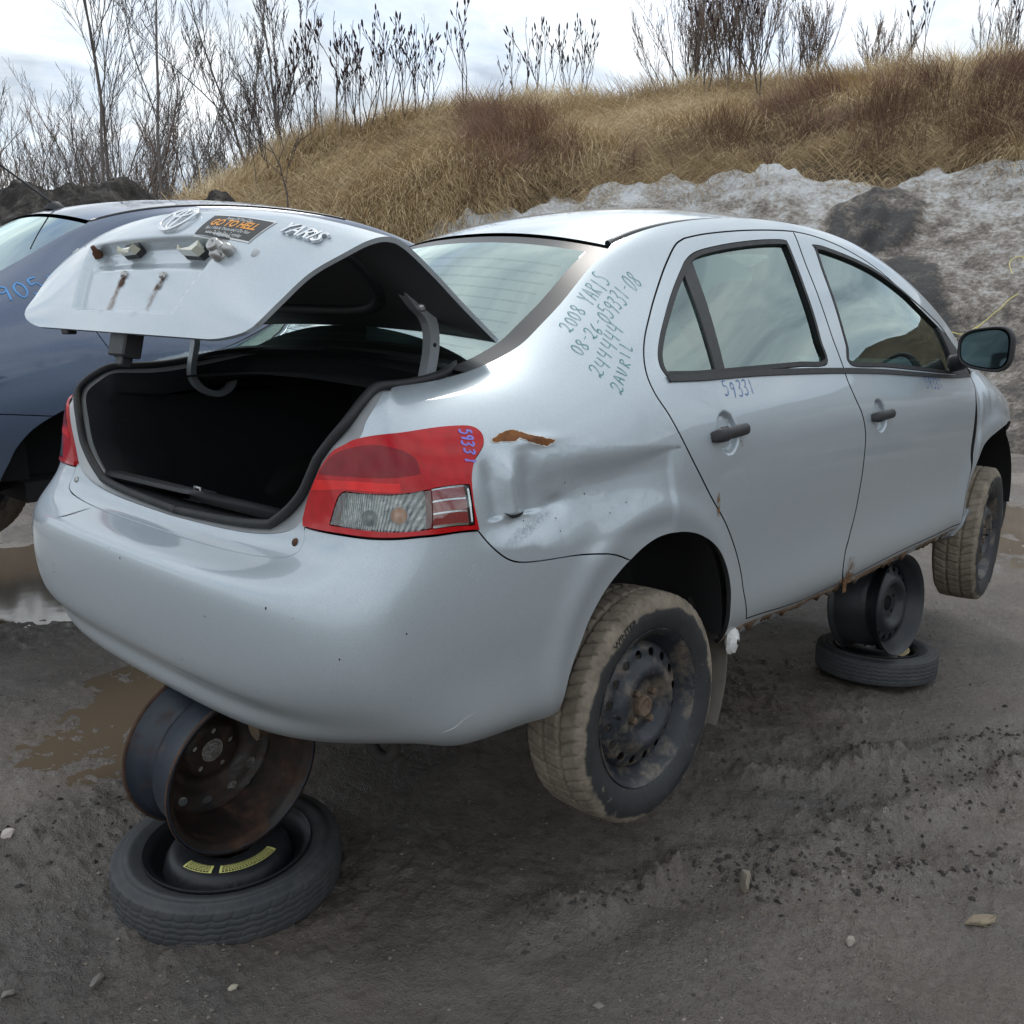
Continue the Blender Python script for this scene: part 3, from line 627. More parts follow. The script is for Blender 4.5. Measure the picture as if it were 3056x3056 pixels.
def build_heaps():
    g = NT('dark_grit'); f = g.noise(22, 8, .75); g.set(base=g.ramp(f, [(.3, (.045, .044, .045)), (.5, (.105, .10, .10)), (.72, (.26, .25, .245))]), rough=.9, normal=g.bump(g.noise(30, 8, .8), .9, .05))
    zs = lambda a, r: hill_surface(a, r)+.24
    0 and heap('grit_heap', 23.4, 17.2, .85, .95, .34, g.m, 'dark grey heap of grit on the snow above the silver roof', 51, 'heap', None, zs)
    0 and heap('grit_heap', 21.0, 15.4, .8, 1.0, .20, g.m, 'brown-black streak of grit on the snow behind the windscreen pillar', 55, 'heap', None, zs, rot=math.radians(40))
    d = NT('dirt_and_ice'); f = d.noise(2.2, 9, .72, dist=.5); c = d.ramp(f, [(.30, (.014, .012, .011)), (.50, (.050, .042, .036)), (.60, (.16, .145, .13)), (.74, (.30, .285, .265))]); d.set(base=c, rough=.85, normal=d.bump(d.noise(6, 9, .75), 1., .2))
    gz = lambda a, r: np.zeros_like(a)
    heap('dirt_mound', 67.4, 17.0, 2.2, 3.0, 3.55, d.m, 'dark mound of earth and dirty ice behind the blue roof', 61, None, 'structure', gz, lump=.25, n=110, rot=R(65), pw=2.2)
    heap('dirt_mound', 61.3, 16.6, 1.3, 1.5, 3.15, d.m, 'lower mound of earth and ice between the blue roof and the hill', 67, None, 'structure', gz, lump=.25, n=110, rot=R(65), pw=2.2)
    heap('dirt_mound', 74.5, 18.0, 2.4, 2.6, 3.3, d.m, 'leftmost mound of earth and ice behind the blue car', 63, None, 'structure', gz, lump=.25, n=90, rot=R(65), pw=2.2)
# ---------------------------------------------------------------- silver sedan
def _nrm(f, s, v, e=.012):
    a = f(s+e, v)-f(s-e, v); b = f(s, v+e)-f(s, v-e)
    n = np.cross(a, b); return n/(np.linalg.norm(n, axis=-1, keepdims=True)+1e-12)
def P0(s, v):
    s = np.atleast_1d(np.asarray(s, float)); v = np.atleast_1d(np.asarray(v, float))
    p = S0(np.abs(s), v); p[..., 1] *= np.where(s >= 0, -1, 1); return p
def dent_depth(x, z):
    ztop = np.interp(x, [.36, .44, .61, .83, 1.03], [.872, .872, .858, .836, .818])
    zlow = np.interp(x, [.36, .45, .53, .585, .67, .80, .95, 1.03], [.72, .716, .722, .745, .757, .766, .795, .812])
    D = np.interp(x, [.34, .37, .42, .47, .55, .65, .80, .95, 1.02, 1.05], [0, .004, .014, .022, .026, .023, .017, .009, .003, 0])
    wdt = np.maximum(ztop-zlow, .012)
    t = np.clip((ztop-z)/wdt, 0, 1)
    d = D*(t-.10*np.sin(2*np.pi*t))*(z >= zlow)
    below = np.clip((zlow-z)/np.interp(x, [.36, .5, .6, 1.0], [.05, .065, .12, .14]), 0, 1)
    d = np.where(z < zlow, D*(1-sstep(0, 1, below)), d)
    # folded tongue that hangs over the torn lower crease
    xc = .462+.10*(.80-z)
    up = sstep(.722, .732, z)*(1-sstep(.80, .868, z))
    d = d-.016*np.exp(-((x-xc)/.022)**2)*up
    d = d+.012*np.exp(-((x-xc-.055)/.022)**2)*up*1.0
    d = d+.010*np.exp(-((x-xc+.050)/.020)**2)*up
    # pocket under the rusted ridge, small buckles
    d = d+.010*np.exp(-((x-.60)/.03)**2-((z-.735)/.02)**2)
    d = d-.006*np.exp(-((x-.56)/.06)**2-((z-.872)/.012)**2)
    # flattened lower panel with a vertical kink by the door
    d = d+.007*sstep(.60, .72, x)*(1-sstep(.985, 1.012, x))*sstep(.58, .64, z)*(1-sstep(.76, .83, z))
    d = d+.0016*fbm(x*26, z*26, 3, 5)*sstep(.37, .42, x)*(1-sstep(.68, .85, x))*sstep(.69, .73, z)*(1-sstep(.86, .89, z))
    return d
def fend_depth(x, z):
    d = .016*np.exp(-((x-3.36)/.09)**2-((z-.66)/.14)**2)
    d += .012*np.exp(-((x-3.29-.25*(z-.7))/.02)**2)*sstep(.45, .6, z)*(1-sstep(.86, .92, z))
    d -= .010*np.exp(-((x-3.40)/.02)**2-((z-.80)/.06)**2)
    d += .004*fbm(x*15, z*15, 3, 8)*sstep(3.24, 3.3, x)*(1-sstep(3.5, 3.6, x))*sstep(.5, .6, z)
    return d
def PS(s, v):
    """body surface with crash damage on the right hand side; s > 0 right, s < 0 left"""
    p = P0(s, v); s = np.atleast_1d(s); v = np.atleast_1d(v)
    m = (s > 5.25) & (s < 8.6) & (v > 5) & (v < 13)
    m2 = (s > 15.5) & (s < 18.2) & (v > 3) & (v < 14)
    if m.any():
        n = _nrm(P0, s[m], v[m]); p[m] -= n*dent_depth(p[m][:, 0], p[m][:, 2])[:, None]
    if m2.any():
        n = _nrm(P0, s[m2], v[m2]); p[m2] -= n*fend_depth(p[m2][:, 0], p[m2][:, 2])[:, None]
    # rolled wheel arch lips
    for cx, cz, r0 in ((.93, .30, .365), (3.50, .30, .36)):
        rr = np.hypot(p[:, 0]-cx, p[:, 2]-cz)
        f = .010*np.exp(-((rr-r0)/.04)**2)*(np.abs(p[:, 1]) > .7)*(p[:, 2] > .2)
        p[:, 1] += f*np.sign(p[:, 1])
    return p
_uu = np.linspace(0, NU-1, 24*(NU-1)+1); _vv = np.linspace(0, NV-1, 24*(NV-1)+1)
_AU = np.r_[0, np.cumsum(np.linalg.norm(np.diff(S0(_uu, np.full_like(_uu, 8.)), axis=0), axis=1))]
_AV = np.r_[0, np.cumsum(np.linalg.norm(np.diff(S0(np.full_like(_vv, 10.), _vv), axis=0), axis=1))]
def dom(sv): sv = np.asarray(sv, float); return np.stack([np.sign(sv[:, 0])*np.interp(np.abs(sv[:, 0]), _uu, _AU), np.interp(sv[:, 1], _vv, _AV)], 1)
def undom(d): return np.sign(d[:, 0])*np.interp(np.abs(d[:, 0]), _AU, _uu), np.interp(d[:, 1], _AV, _vv)
def inside(poly, q):
    x, y = q[:, 0], q[:, 1]; c = np.zeros(len(q), bool); n = len(poly)
    for i in range(n):
        a, b = poly[i], poly[i-1]
        if a[1] == b[1]: continue
        k = ((a[1] > y) != (b[1] > y)) & (x < (b[0]-a[0])*(y-a[1])/(b[1]-a[1])+a[0]); c ^= k
    return c
def area(P): x, y = P[:, 0], P[:, 1]; return .5*np.sum(x*np.roll(y, -1)-np.roll(x, -1)*y)
def shrink(P, d):
    if d == 0: return P
    if area(P) < 0: P = P[::-1]
    t = np.roll(P, -1, 0)-np.roll(P, 1, 0); t /= np.linalg.norm(t, axis=1)[:, None]+1e-12
    return P+d*np.stack([-t[:, 1], t[:, 0]], 1)
def loop(segs, step=.012, sgn=1):
    out = []
    for sg in segs:
        L = crom(dom([(sgn*a, b) for a, b in sg]), step); 
        if out and np.linalg.norm(out[-1]-L[0]) < 1e-3: L = L[1:]
        out += list(L)
    P = np.array(out)
    if np.linalg.norm(P[0]-P[-1]) < 1e-3: P = P[:-1]
    keep = np.linalg.norm(P-np.roll(P, 1, 0), axis=1) > step*.25
    return P[keep]
def cdt(poly, holes, h, fine=None):
    lo = poly.min(0); hi = poly.max(0)
    gx = np.arange(lo[0]+h/2, hi[0], h); gy = np.arange(lo[1]+h/2, hi[1], h*.87)
    G = np.array([(x+(h/2 if j % 2 else 0), y) for j, y in enumerate(gy) for x in gx]) if len(gx) and len(gy) else np.zeros((0, 2))
    loops = [poly]+holes; B = np.vstack(loops)
    if fine is not None:
        x0, x1, y0, y1, hf = fine; G = G[~((G[:, 0] > x0) & (G[:, 0] < x1) & (G[:, 1] > y0) & (G[:, 1] < y1))]
        fx = np.arange(x0+hf/2, x1, hf); fy = np.arange(y0+hf/2, y1, hf*.87); G = np.vstack([G, np.array([(x+(hf/2 if j % 2 else 0), y) for j, y in enumerate(fy) for x in fx])]); hk = hf
    else: hk = h
    if len(G):
        k = inside(poly, G)
        for H in holes: k &= ~inside(H, G)
        G = G[k]
    if len(G):
        keep = np.ones(len(G), bool)
        for i in range(0, len(G), 2000):
            d = np.sqrt(((G[i:i+2000, None]-B[None])**2).sum(-1)).min(1); keep[i:i+2000] = d > hk*.45
        G = G[keep]
    V = np.vstack([B, G]); E = []; o = 0
    for L in loops:
        n = len(L); E += [(o+i, o+(i+1) % n) for i in range(n)]; o += n
    vo, eo, fo, *_ = delaunay_2d_cdt([Vector(v) for v in V.tolist()], E, [], 0, 1e-7)
    vo = np.array([(v.x, v.y) for v in vo]); F = np.array([f for f in fo if len(f) == 3])
    c = vo[F].mean(1); k = inside(poly, c)
    for H in holes: k &= ~inside(H, c)
    return vo, F[k]
def panel(name, outer, mat, parent, holes=(), h=.02, off=0., gap=.0022, flange=.014, surf=PS, fine=None, edge=None):
    """one sheet cut out of the body surface, with its edges turned in"""
    poly = shrink(outer, gap); hl = [shrink(H, -gap) if area(H) > 0 else shrink(H[::-1], -gap) for H in holes]
    if area(poly) < 0: poly = poly[::-1]
    vo, F = cdt(poly, hl, h, fine)
    s, v = undom(vo); n = _nrm(surf, s, v); V = surf(s, v)+n*off
    f = V[F]; fn = np.cross(f[:, 1]-f[:, 0], f[:, 2]-f[:, 0]); bad = (fn*n[F[:, 0]]).sum(1) < 0; F[bad] = F[bad][:, ::-1]
    VV = [V]; NN = [n]; FF = [tuple(t) for t in F.tolist()]; base = len(V); n_top = len(FF)
    if flange:
        for L in [poly]+hl:
            s, v = undom(L); nn = _nrm(surf, s, v); b0 = surf(s, v)+nn*off; b1 = b0-nn*flange
            t = np.roll(b0, -1, 0)-np.roll(b0, 1, 0); en = np.cross(t, nn); en /= np.linalg.norm(en, axis=1)[:, None]+1e-12
            if L is not poly: pass
            k = len(L); VV += [b0, b1]; NN += [en*.6+nn*.6, en]
            for i in range(k):
                j = (i+1) % k; FF.append((base+i, base+k+i, base+k+j, base+j))
            base += 2*k
    mi = None if edge is None else np.r_[np.zeros(n_top, int), np.ones(len(FF)-n_top, int)]  # edge: optional dark colour on the turned-in rim, painting gap shade
    return mobj(name, np.vstack(VV), FF, mat if edge is None else [mat, edge], parent, True, np.vstack(NN)/np.linalg.norm(np.vstack(NN), axis=1)[:, None], mi)
def mirror_full(segs):
    """segments of the right half from the middle bottom round to the middle top -> closed loop over both sides"""
    right = [list(s) for s in segs]; left = [[(-a, b) for a, b in s[::-1]] for s in segs[::-1]]
    return right+left
def on_body(s, v, off=0.): 
    s = np.atleast_1d(np.asarray(s, float)); v = np.atleast_1d(np.asarray(v, float)); return PS(s, v)+_nrm(PS, s, v)*off
# strokes of a hand-written alphabet, unit height
GLY = {'0': [[(.3, 1), (.08, .8), (.02, .45), (.15, .05), (.35, .02), (.55, .3), (.55, .7), (.4, .95), (.3, 1)]], '1': [[(.25, 1), (.3, .5), (.32, 0)]],
 '2': [[(.02, .75), (.15, .97), (.4, .98), (.5, .75), (.35, .4), (.05, .05), (.02, .15), (.15, .2), (.35, .02), (.6, .1)]],
 '3': [[(.05, .9), (.3, 1), (.5, .85), (.35, .6), (.2, .55), (.45, .45), (.5, .2), (.3, 0), (.02, .1)]], '4': [[(.1, 1), (.05, .5), (.5, .45)], [(.5, .95), (.42, 0)]],
 '5': [[(.5, .98), (.12, .95), (.1, .6), (.35, .65), (.55, .4), (.4, .05), (.1, 0), (.02, .12)]], '6': [[(.45, 1), (.15, .65), (.05, .25), (.25, 0), (.5, .2), (.35, .42), (.1, .25)]],
 '8': [[(.3, .52), (.08, .75), (.28, 1), (.5, .8), (.3, .52), (.05, .25), (.28, 0), (.55, .2), (.3, .52)]], '9': [[(.5, .8), (.3, 1), (.06, .8), (.2, .55), (.45, .65), (.5, .85), (.42, .3), (.38, 0)]],
 'A': [[(.02, 0), (.15, .6), (.3, 1), (.45, .5), (.55, 0)], [(.1, .4), (.5, .38)]], 'R': [[(.1, 0), (.12, 1)], [(.12, .95), (.4, .98), (.5, .75), (.15, .5), (.55, 0)]],
 'I': [[(.2, 1), (.25, 0)]], 'L': [[(.12, 1), (.1, .05), (.42, .08)]], 'S': [[(.5, .92), (.25, 1), (.08, .75), (.4, .5), (.5, .2), (.25, 0), (.02, .1)]],
 'Y': [[(.02, 1), (.25, .55), (.55, 1)], [(.28, .55), (.2, 0)]], 'V': [[(.02, 1), (.15, .05), (.3, .02), (.45, .4), (.5, 1)]], '-': [[(.1, .45), (.4, .5)]], ' ': [], '.': [[(.2, .02), (.24, 0)]]}
def writing(name, text, s0v0, s1v1, height, mat, parent, width=.0028, slant=0.15, off=.0012, jit=3, surf=PS):
    """a line of marker writing lying on the body, from one point of the surface to another"""
    rng = random.Random(jit); a = surf(*[np.array([q]) for q in s0v0])[0]; b = surf(*[np.array([q]) for q in s1v1])[0]
    n = len(text); mb = MB()
    d0 = dom([s0v0])[0]; d1 = dom([s1v1])[0]; ax = (d1-d0)/n
    # local frame measured on the surface
    def at(d): s, v = undom(np.array([d])); return surf(s, v)[0]
    e = .004; J = np.stack([(at(d0+[e, 0])-at(d0-[e, 0]))/(2*e), (at(d0+[0, e])-at(d0-[0, e]))/(2*e)], 1)
    X3 = b-a; X3 = X3/np.linalg.norm(X3); s, v = undom(d0[None]); nn = _nrm(surf, s, v)[0]; Y3 = np.cross(nn, X3)
    up = np.linalg.lstsq(J, Y3, rcond=None)[0]*height; 
    for i, ch in enumerate(text):
        jx, jy, js = rng.uniform(-.05, .05), rng.uniform(-.1, .1), rng.uniform(.88, 1.1)
        for st in GLY.get(ch, []):
            pts = crom(np.array(st), n=max(6, 5*len(st))) if len(st) > 2 else crom(np.array(st), n=5)
            q = np.array([d0+ax*(i+.15+(x*js+slant*y*.3)*1.15+jx)+up*(y*js+jy) for x, y in pts])
            s, v = undom(q); p = surf(s, v)+_nrm(surf, s, v)*off; nn_ = _nrm(surf, s, v)
            t = np.gradient(p, axis=0); w = np.cross(nn_, t); w /= np.linalg.norm(w, axis=1)[:, None]+1e-12
            ww = width*.5*(1+.25*np.sin(np.linspace(0, 9, len(p))))[:, None]
            mb.grid(np.stack([p+w*ww, p-w*ww], 1))
    return mb.build(name, mat, parent) if mb.V else None
CZ = .28
def build_silver_car():
    car = empty('silver_sedan', (0, 0, CZ), 'dented silver sedan with open trunk lid propped up on stacked wheels', 'car')
    U = UVC; mid = lambda L, t: L
    rev = lambda L: list(L)[::-1]
    sil = MAT['silver']
    # ---- rear bumper
    arch_b = [q for q in U['arch_b'][:9]]+[(6.63, .75)]
    bot = [(0, .75), (1, .75), (2, .8), (3, .8), (4, .8), (5, .8), (6, .75), (6.63, .75)]
    sill = [tuple(U['sill_gap'][0]), (2.28, 9.70), (2.24, 9.30), (2.10, 9.08), (1.80, 8.98), (1.2, 8.90), (.6, 8.88), (0, 8.88)]
    loopb = loop(mirror_full([bot, rev(arch_b), rev(U['q_gap']), U['tail_bot'], sill]))
    bump = panel('rear_bumper', loopb, sil, car, h=.018, gap=.0026)
    # small marks of wear on the bumper skin
    # ---- body panel under the trunk opening
    opn_low = [(0, 9.75), (1, 9.85), (1.6, 10.0), (2.0, 10.22), (2.2, 10.52)]
    up = rev(sill)[1:] if False else rev(sill)
    lp = loop(mirror_full([up, [(2.262, 10.22), (2.2, 10.52)], rev(opn_low)]))
    panel('rear_sill_panel', lp, sil, car, h=.015, gap=.0012)
    # ---- side panels (quarter, pillars, roof rails, sills), doors, wings
    for sg, side in ((1, 'right'), (-1, 'left')):
        sf = PS
        Tr = [(a, 17.) for a in np.arange(17.6, 9.3, -.6)]+[(9.25, 17.)]
        arch_q = list(U['arch_q'])[:12]+[(9.36, 1.3), (9.40, .55)]
        fr = [[(15.52, .55), (15.50, 1.85)]]
        body = [U['q_gap'], arch_q, [(9.40, .55), (12, .5), (15.52, .55)], fr[0], rev(U['door_bot']), U['door_rear'], U['door_top_r'], U['door_top_f'],
                [U['door_top_f'][-1], (16.0, 12.9), (16.3, 12.2)], [(16.3, 12.2), (17.0, 13.2), (17.6, 14.6)], [(17.6, 14.6), (17.6, 17.)], Tr, rev(U['cpillar']), rev(U['open_top2']), rev(U['open_side']), U['tail_top']]
        fb_ = dom([(5.2, 5.6), (8.5, 12.8)]); panel('body_side', loop(body, sgn=sg), sil, car, h=.018 if sg > 0 else .025, gap=.0015, edge=MAT['dark_inner_gap_shade'], fine=(fb_[0, 0], fb_[1, 0], fb_[0, 1], fb_[1, 1], .006) if sg > 0 else None)  # turned-in edges coloured dark to paint the shade of the panel gaps
        wr = loop([U['win_r']+[U['win_r'][0]]], sgn=sg); wf = loop([U['win_f']+[U['win_f'][0]]], sgn=sg)
        hr, hf = U['handle_r'][0], U['handle_f'][0]
        i_split = [i for i, q in enumerate(U['door_bot']) if q == U['split'][-1]][0]
        rd = loop([rev(U['door_rear']), U['door_bot'][:i_split+1], rev(U['split']), rev(U['door_top_r'])], sgn=sg)
        fd = loop([U['door_bot'][i_split:], U['door_front'], [U['door_front'][-1], (16.0, 12.9), U['door_top_f'][-1]], rev(U['door_top_f']), U['split']], sgn=sg)
        for nm, outl, win, hc, key in (('rear_door', rd, wr, hr, 'r'), ('front_door', fd, wf, hf, 'f')):
            # dished pocket behind the handle
            hx = on_body(hc[0], hc[1])[0] if sg > 0 else on_body(-hc[0], hc[1])[0]
            def psd(s, v, hx=hx):
                p = PS(s, v); d = np.hypot((p[:, 0]-hx[0])/.052, (p[:, 2]-hx[2]+.0)/.058); k = np.clip(1-d**2, 0, 1)
                p[:, 1] -= np.sign(p[:, 1])*.016*np.clip(k*2.4, 0, 1)**1.5; return p
            hd = dom([(sg*hc[0], hc[1])])[0]; door = panel(nm, outl, sil, car, holes=[win], h=.018 if sg > 0 else .03, gap=.0040, surf=psd, edge=MAT['dark_inner_gap_shade'], fine=(hd[0]-.085, hd[0]+.085, hd[1]-.085, hd[1]+.085, .006) if sg > 0 else None)  # door edges are silver paint; the dark edge colour paints gap shade
            # seals, glass
            inner = shrink(win if area(win) > 0 else win[::-1], .012)
            panel('window_seal', win, MAT['rubber'], door, holes=[inner], h=.02, off=.001, gap=-.001, flange=.016)
            panel('window_glass', inner, MAT['glass'], door, h=.05, off=-.010, gap=-.004, flange=0)
            # handle
            hm = MB(); 
            L = .092 if key == 'r' else .085
            xs = np.linspace(-L, L, 25); prof = []
            for x in xs:
                e = min(1, (L-abs(x))/.03); e = math.sqrt(max(0, 1-(1-e)**2))
                bow = .034+.008*math.cos(x/L*1.3)-.030*max(0, (abs(x)/L-.80)/.2)**1.5
                hh = (.016 if x > -L*.35 else .019)*max(.35, e); th = .011*max(.4, e)
                ring = [(x, bow+th*math.cos(a)*1.0, hh*math.sin(a)+x*.05) for a in np.linspace(0, 2*math.pi, 14, endpoint=False)]
                prof.append(ring)
            prof = np.array(prof); hm.grid(prof, closev=True); hm.add(np.array(prof[0]), [tuple(range(14))]); hm.add(np.array(prof[-1]), [tuple(range(14))[::-1]])
            base = on_body(sg*hc[0], hc[1])[0]; t = on_body(sg*(hc[0]+.3), hc[1])[0]-on_body(sg*(hc[0]-.3), hc[1])[0]; t /= np.linalg.norm(t)
            nn = _nrm(PS, np.array([sg*hc[0]]), np.array([hc[1]]))[0]; zz = np.cross(t, nn)*sg; zz /= np.linalg.norm(zz)
            A = np.stack([t, nn, zz if zz[2] > 0 else -zz], 1)
            hm.V = [v-np.array([0, .022, 0]) for v in hm.V]
            hm.xf(A, base); hnd = hm.build('door_handle', MAT['black_plastic'], door)
            if key == 'f':
                k = MB(); k.lathe([(0, .022), (.008, .022), (.0085, .018), (.0085, .01)], 20); k.xf(A, base+t*(-L*.62)); k.build('lock_cylinder', MAT['zinc'], hnd)
            else:
                k = MB(); k.box((-L*.36, .0, -.018), (-L*.345, .0225, .018)); k.xf(A, base); k.build('handle_joint', MAT['rubber'], hnd)
        # waist moulding
        bs = U['belt_strip']; bl = loop([bs, [bs[-1], (bs[-1][0]-.02, bs[-1][1]-.22)], [(a, b-.22) for a, b in rev(bs)], [(bs[0][0], bs[0][1]-.22), bs[0]]], sgn=sg)
        panel('waist_moulding', bl, MAT['black_plastic'], car, h=.02, off=.006, gap=0, flange=.010)
        # divider bar of the rear door window, quarter glass rubber
        dv = [U['div'][0], U['div'][1]]; wbar = .09
        db = loop([[(dv[0][0]-wbar, dv[0][1]), (dv[1][0]-wbar, dv[1][1])], [(dv[1][0]-wbar, dv[1][1]), (dv[1][0]+wbar, dv[1][1])], [(dv[1][0]+wbar, dv[1][1]), (dv[0][0]+wbar, dv[0][1])], [(dv[0][0]+wbar, dv[0][1]), (dv[0][0]-wbar, dv[0][1])]], sgn=sg)
        panel('window_divider', db, MAT['black_plastic'], car, h=.02, off=-.003, gap=0, flange=.008)
        # mirror sail
        sl = loop([[(15.05, 14.3), (15.62, 13.85), (15.95, 12.75), (16.05, 11.95)], [(16.05, 11.95), (15.25, 11.8)], [(15.25, 11.8), (15.2, 13.1), (15.05, 14.3)]], sgn=sg)
        panel('mirror_sail', sl, MAT['black_plastic'], car, h=.03, off=.001, gap=0, flange=.01)
        # front wing
        dfw = [(a+.17*math.exp(-((b-7.2)/1.6)**2)*(sg > 0), b) for a, b in U['door_front']]
        wing = [dfw, [dfw[-1], (16.3, 12.2)], [(16.3, 12.2), (17.0, 13.2), (17.6, 14.6)], [(17.6, 14.6), (17.9, 17.)], [(a, 17.) for a in np.arange(17.9, 20.4, .4)], [(20.3, 17), (20.3, 11)], [(20.3, 11), (20.0, 7.8), (19.5, 6.2)],
                [(19.5, 6.2), (19.0, 6.9), (18.4, 7.2), (17.8, 7.15), (17.1, 6.8), (16.6, 6.15), (16.3, 5.5), (16.0, 4.7), (15.74, 3.8), (15.66, 3.0)], [(15.66, 3.0), (15.6, 1.2)], [(15.6, 1.2), (15.53, 2.05)]]
        panel('front_wing', loop(wing, sgn=sg), sil, car, h=.018 if sg > 0 else .03, gap=.0025, edge=MAT['dark_inner_gap_shade'])  # wing edge darkened in colour as painted shade inside the gap
        # cut-off end of the sill: silver stone guard in front of the missing trim
        sgp = [(15.5, 1.9), (15.75, 2.9), (15.95, 2.6), (16.0, .9), (15.6, .2), (15.45, .9)]
        gm = on_body(sg*np.array([q[0] for q in sgp]), np.array([q[1] for q in sgp]), .012); c = gm.mean(0)
        g = MB(); inner_ = gm+np.array([0, .05*sg, 0]); k = len(gm)
        g.add(np.vstack([gm, inner_]), [tuple(range(k)), tuple(range(k, 2*k))[::-1]]+[(i, (i+1) % k, k+(i+1) % k, k+i) for i in range(k)], False); g.build('sill_end_guard', sil, car)
    # front bumper
    fb = loop(mirror_full([[(23, .8), (22, .8), (21, .8), (20, .8), (19.6, .8)], [(19.6, .8), (19.75, 3), (19.6, 5), (19.5, 6.2)], [(19.5, 6.2), (20.0, 7.8), (20.3, 11)], [(20.3, 11), (21, 11), (22, 11), (23, 11)]]), step=.02) if False else None
    us = np.linspace(19.55, 23, 30); vs = np.linspace(.8, 17, 30)
    for sg in (1, -1):
        m = MB(); Uu, Vv = np.meshgrid(us, vs, indexing='ij'); m.grid(P0(sg*Uu.ravel(), Vv.ravel()).reshape(30, 30, 3), flip=sg < 0); m.build('front_bumper', sil, car)
    # ---- cross-car surfaces: rear glass, roof, windscreen, bonnet
    E = [np.array([6.55, 16.7])]+[np.array(q) for q in U['cpillar']]
    Ed = crom(dom(E), n=40); s, v = undom(Ed); glz = PS(s, v)
    Tq = np.array([(a, 17.) for a in np.r_[9.25, np.arange(9.5, 20.01, .5)]]); Td = crom(dom(Tq), n=160); sT, vT = undom(Td); top = PS(sT, vT)
    def cross(rows, crown, n=33, p=2.2):
        w = np.linspace(1, -1, n); rows = np.asarray(rows); crown = np.asarray(crown)
        P = np.zeros((len(rows), n, 3))
        P[..., 0] = rows[:, None, 0]; P[..., 1] = rows[:, None, 1]*w; P[..., 2] = rows[:, None, 2]
        k = (1-np.abs(w)**p)[None, :, None]
        return P+crown[:, None, :]*k
    t = np.linspace(0, 1, 40)[:, None]
    glz_in = glz+_nrm(PS, s, v)*-.004
    gc = np.array([[-.085, 0, .042]])*(1-t)+np.array([[-.07, 0, .052]])*t
    G = cross(glz_in, gc, 45)
    bi, bj = 2, 2
    m = MB(); m.grid(G[bi:-bi-1+1, bj:-bj]); gl = m.build('rear_window', MAT['rear_glass'], car)
    m = MB(); m.grid(G[:bi+1]); m.grid(G[-bi-1:]); m.grid(G[bi:-bi, :bj+1]); m.grid(G[bi:-bi, -bj-1:]); m.build('window_border', MAT['frit'], gl)
    # heating wires
    hw = MB()
    for k in range(11):
        f = 6+k*2.6; i = int(f); row = G[i]*(1-(f-i))+G[i+1]*(f-i); hw.tube(row[bj+1:-bj-1]+[-.0008, 0, .0012], .0002, 4, False)
    hw.build('heater_wires', simple('heater_wire', (.22, .22, .21), .6), gl)
    # roof from the rear window to the windscreen
    ix = lambda x: int(np.argmin(np.abs(top[:, 0]-x)))
    r1, r2, r3 = ix(2.42), ix(3.46), len(top)-1
    tt = np.linspace(0, 1, r1+1)[:, None]
    rc = np.array([[-.07, 0, .052]])*(1-tt)+np.array([[.10, 0, .052]])*tt; rc[:, 2] += .012*np.sin(np.pi*tt[:, 0])
    rows = top[:r1+1].copy(); rows[:, 1] = np.sign(rows[:, 1])*(np.abs(rows[:, 1])-.014); rows[:, 2] -= .004
    m = MB(); m.grid(cross(rows, rc)); m.build('roof', sil, car)
    for sg in (1, -1):
        m = MB(); q = top[:r1+1].copy(); q[:, 1] = sg*(q[:, 1]+.012); q[:, 2] -= np.interp(np.arange(r1+1), [0, 10, 40], [.0, .004, .012]); m.tube(q, .0095, 8); m.build('roof_gutter_moulding', MAT['black_gloss'], car)
    tt = np.linspace(0, 1, r2-r1+1)[:, None]; wc = np.array([[.10, 0, .052]])*(1-tt)+np.array([[.20, 0, .03]])*tt
    m = MB(); m.grid(cross(top[r1:r2+1], wc)); m.build('windscreen', MAT['glass'], car)
    tt = np.linspace(0, 1, r3-r2+1)[:, None]; bc = np.array([[.20, 0, .03]])*(1-tt)+np.array([[.16, 0, .05]])*tt
    m = MB(); m.grid(cross(top[r2:r3+1], bc)); m.build('bonnet', sil, car)
    # ---- parcel strip in front of the rear glass
    lipR = on_body(np.array([6.333]), np.array([17.]))[0]
    fr = np.array([[lipR[0]-.01, lipR[1]+.015, lipR[2]-.012], [glz[0][0]+.03, glz[0][1]+.0, glz[0][2]-.008]])
    m = MB(); m.grid(cross(crom(fr, n=4), np.array([[-.03, 0, .040]]*4))); m.build('rear_scuttle', MAT['black_plastic'], car)
    # ---- trunk opening: flange, rubber seal, liner
    side_uv = [U['tail_in'], U['open_side'], U['open_top2']]
    oc = loop([opn_low, [(2.2, 10.52), (2.25, 10.6)]]+side_uv+[[U['open_top2'][-1], (6.333, 17.)]], step=.02) if False else None
    pts = []
    for sgm in [opn_low, [(2.2, 10.52)]+list(U['tail_in'])[1:], list(U['open_side']), list(U['open_top2'])]:
        pts += list(crom(dom(sgm), .02))[1 if pts else 0:]
    s, v = undom(np.array(pts)); O = PS(s, v); nO = _nrm(P0, s, v)
    # close across the front edge
    e = O[-1]; fw = [e+np.array([.05, .02, .006])]; tip = fw[0]
    frn = np.array([[tip[0]+.025*(1-w**2)-.02*(1-w**2), tip[1]*w, tip[2]+.010*(1-w**8)+.034*(1-w**2)] for w in np.linspace(1, 0, 14)])
    O = np.vstack([O, frn]); nO = np.vstack([nO, np.tile([[-.15, 0, .99]], (len(frn), 1))])
    tO = np.gradient(O, axis=0); lat = np.cross(nO, tO); lat /= np.linalg.norm(lat, axis=1)[:, None]+1e-9
    cen = np.array([.3, 0, .88]); flip = ((cen-O)*lat).sum(1) < 0; lat[flip] *= -1
    k0 = int(len(O)*.22); k1 = len(O)-12; Osm = O.copy()
    for _ in range(60): Osm[k0:k1] = (Osm[k0-1:k1-1]+2*Osm[k0:k1]+Osm[k0+1:k1+1])/4
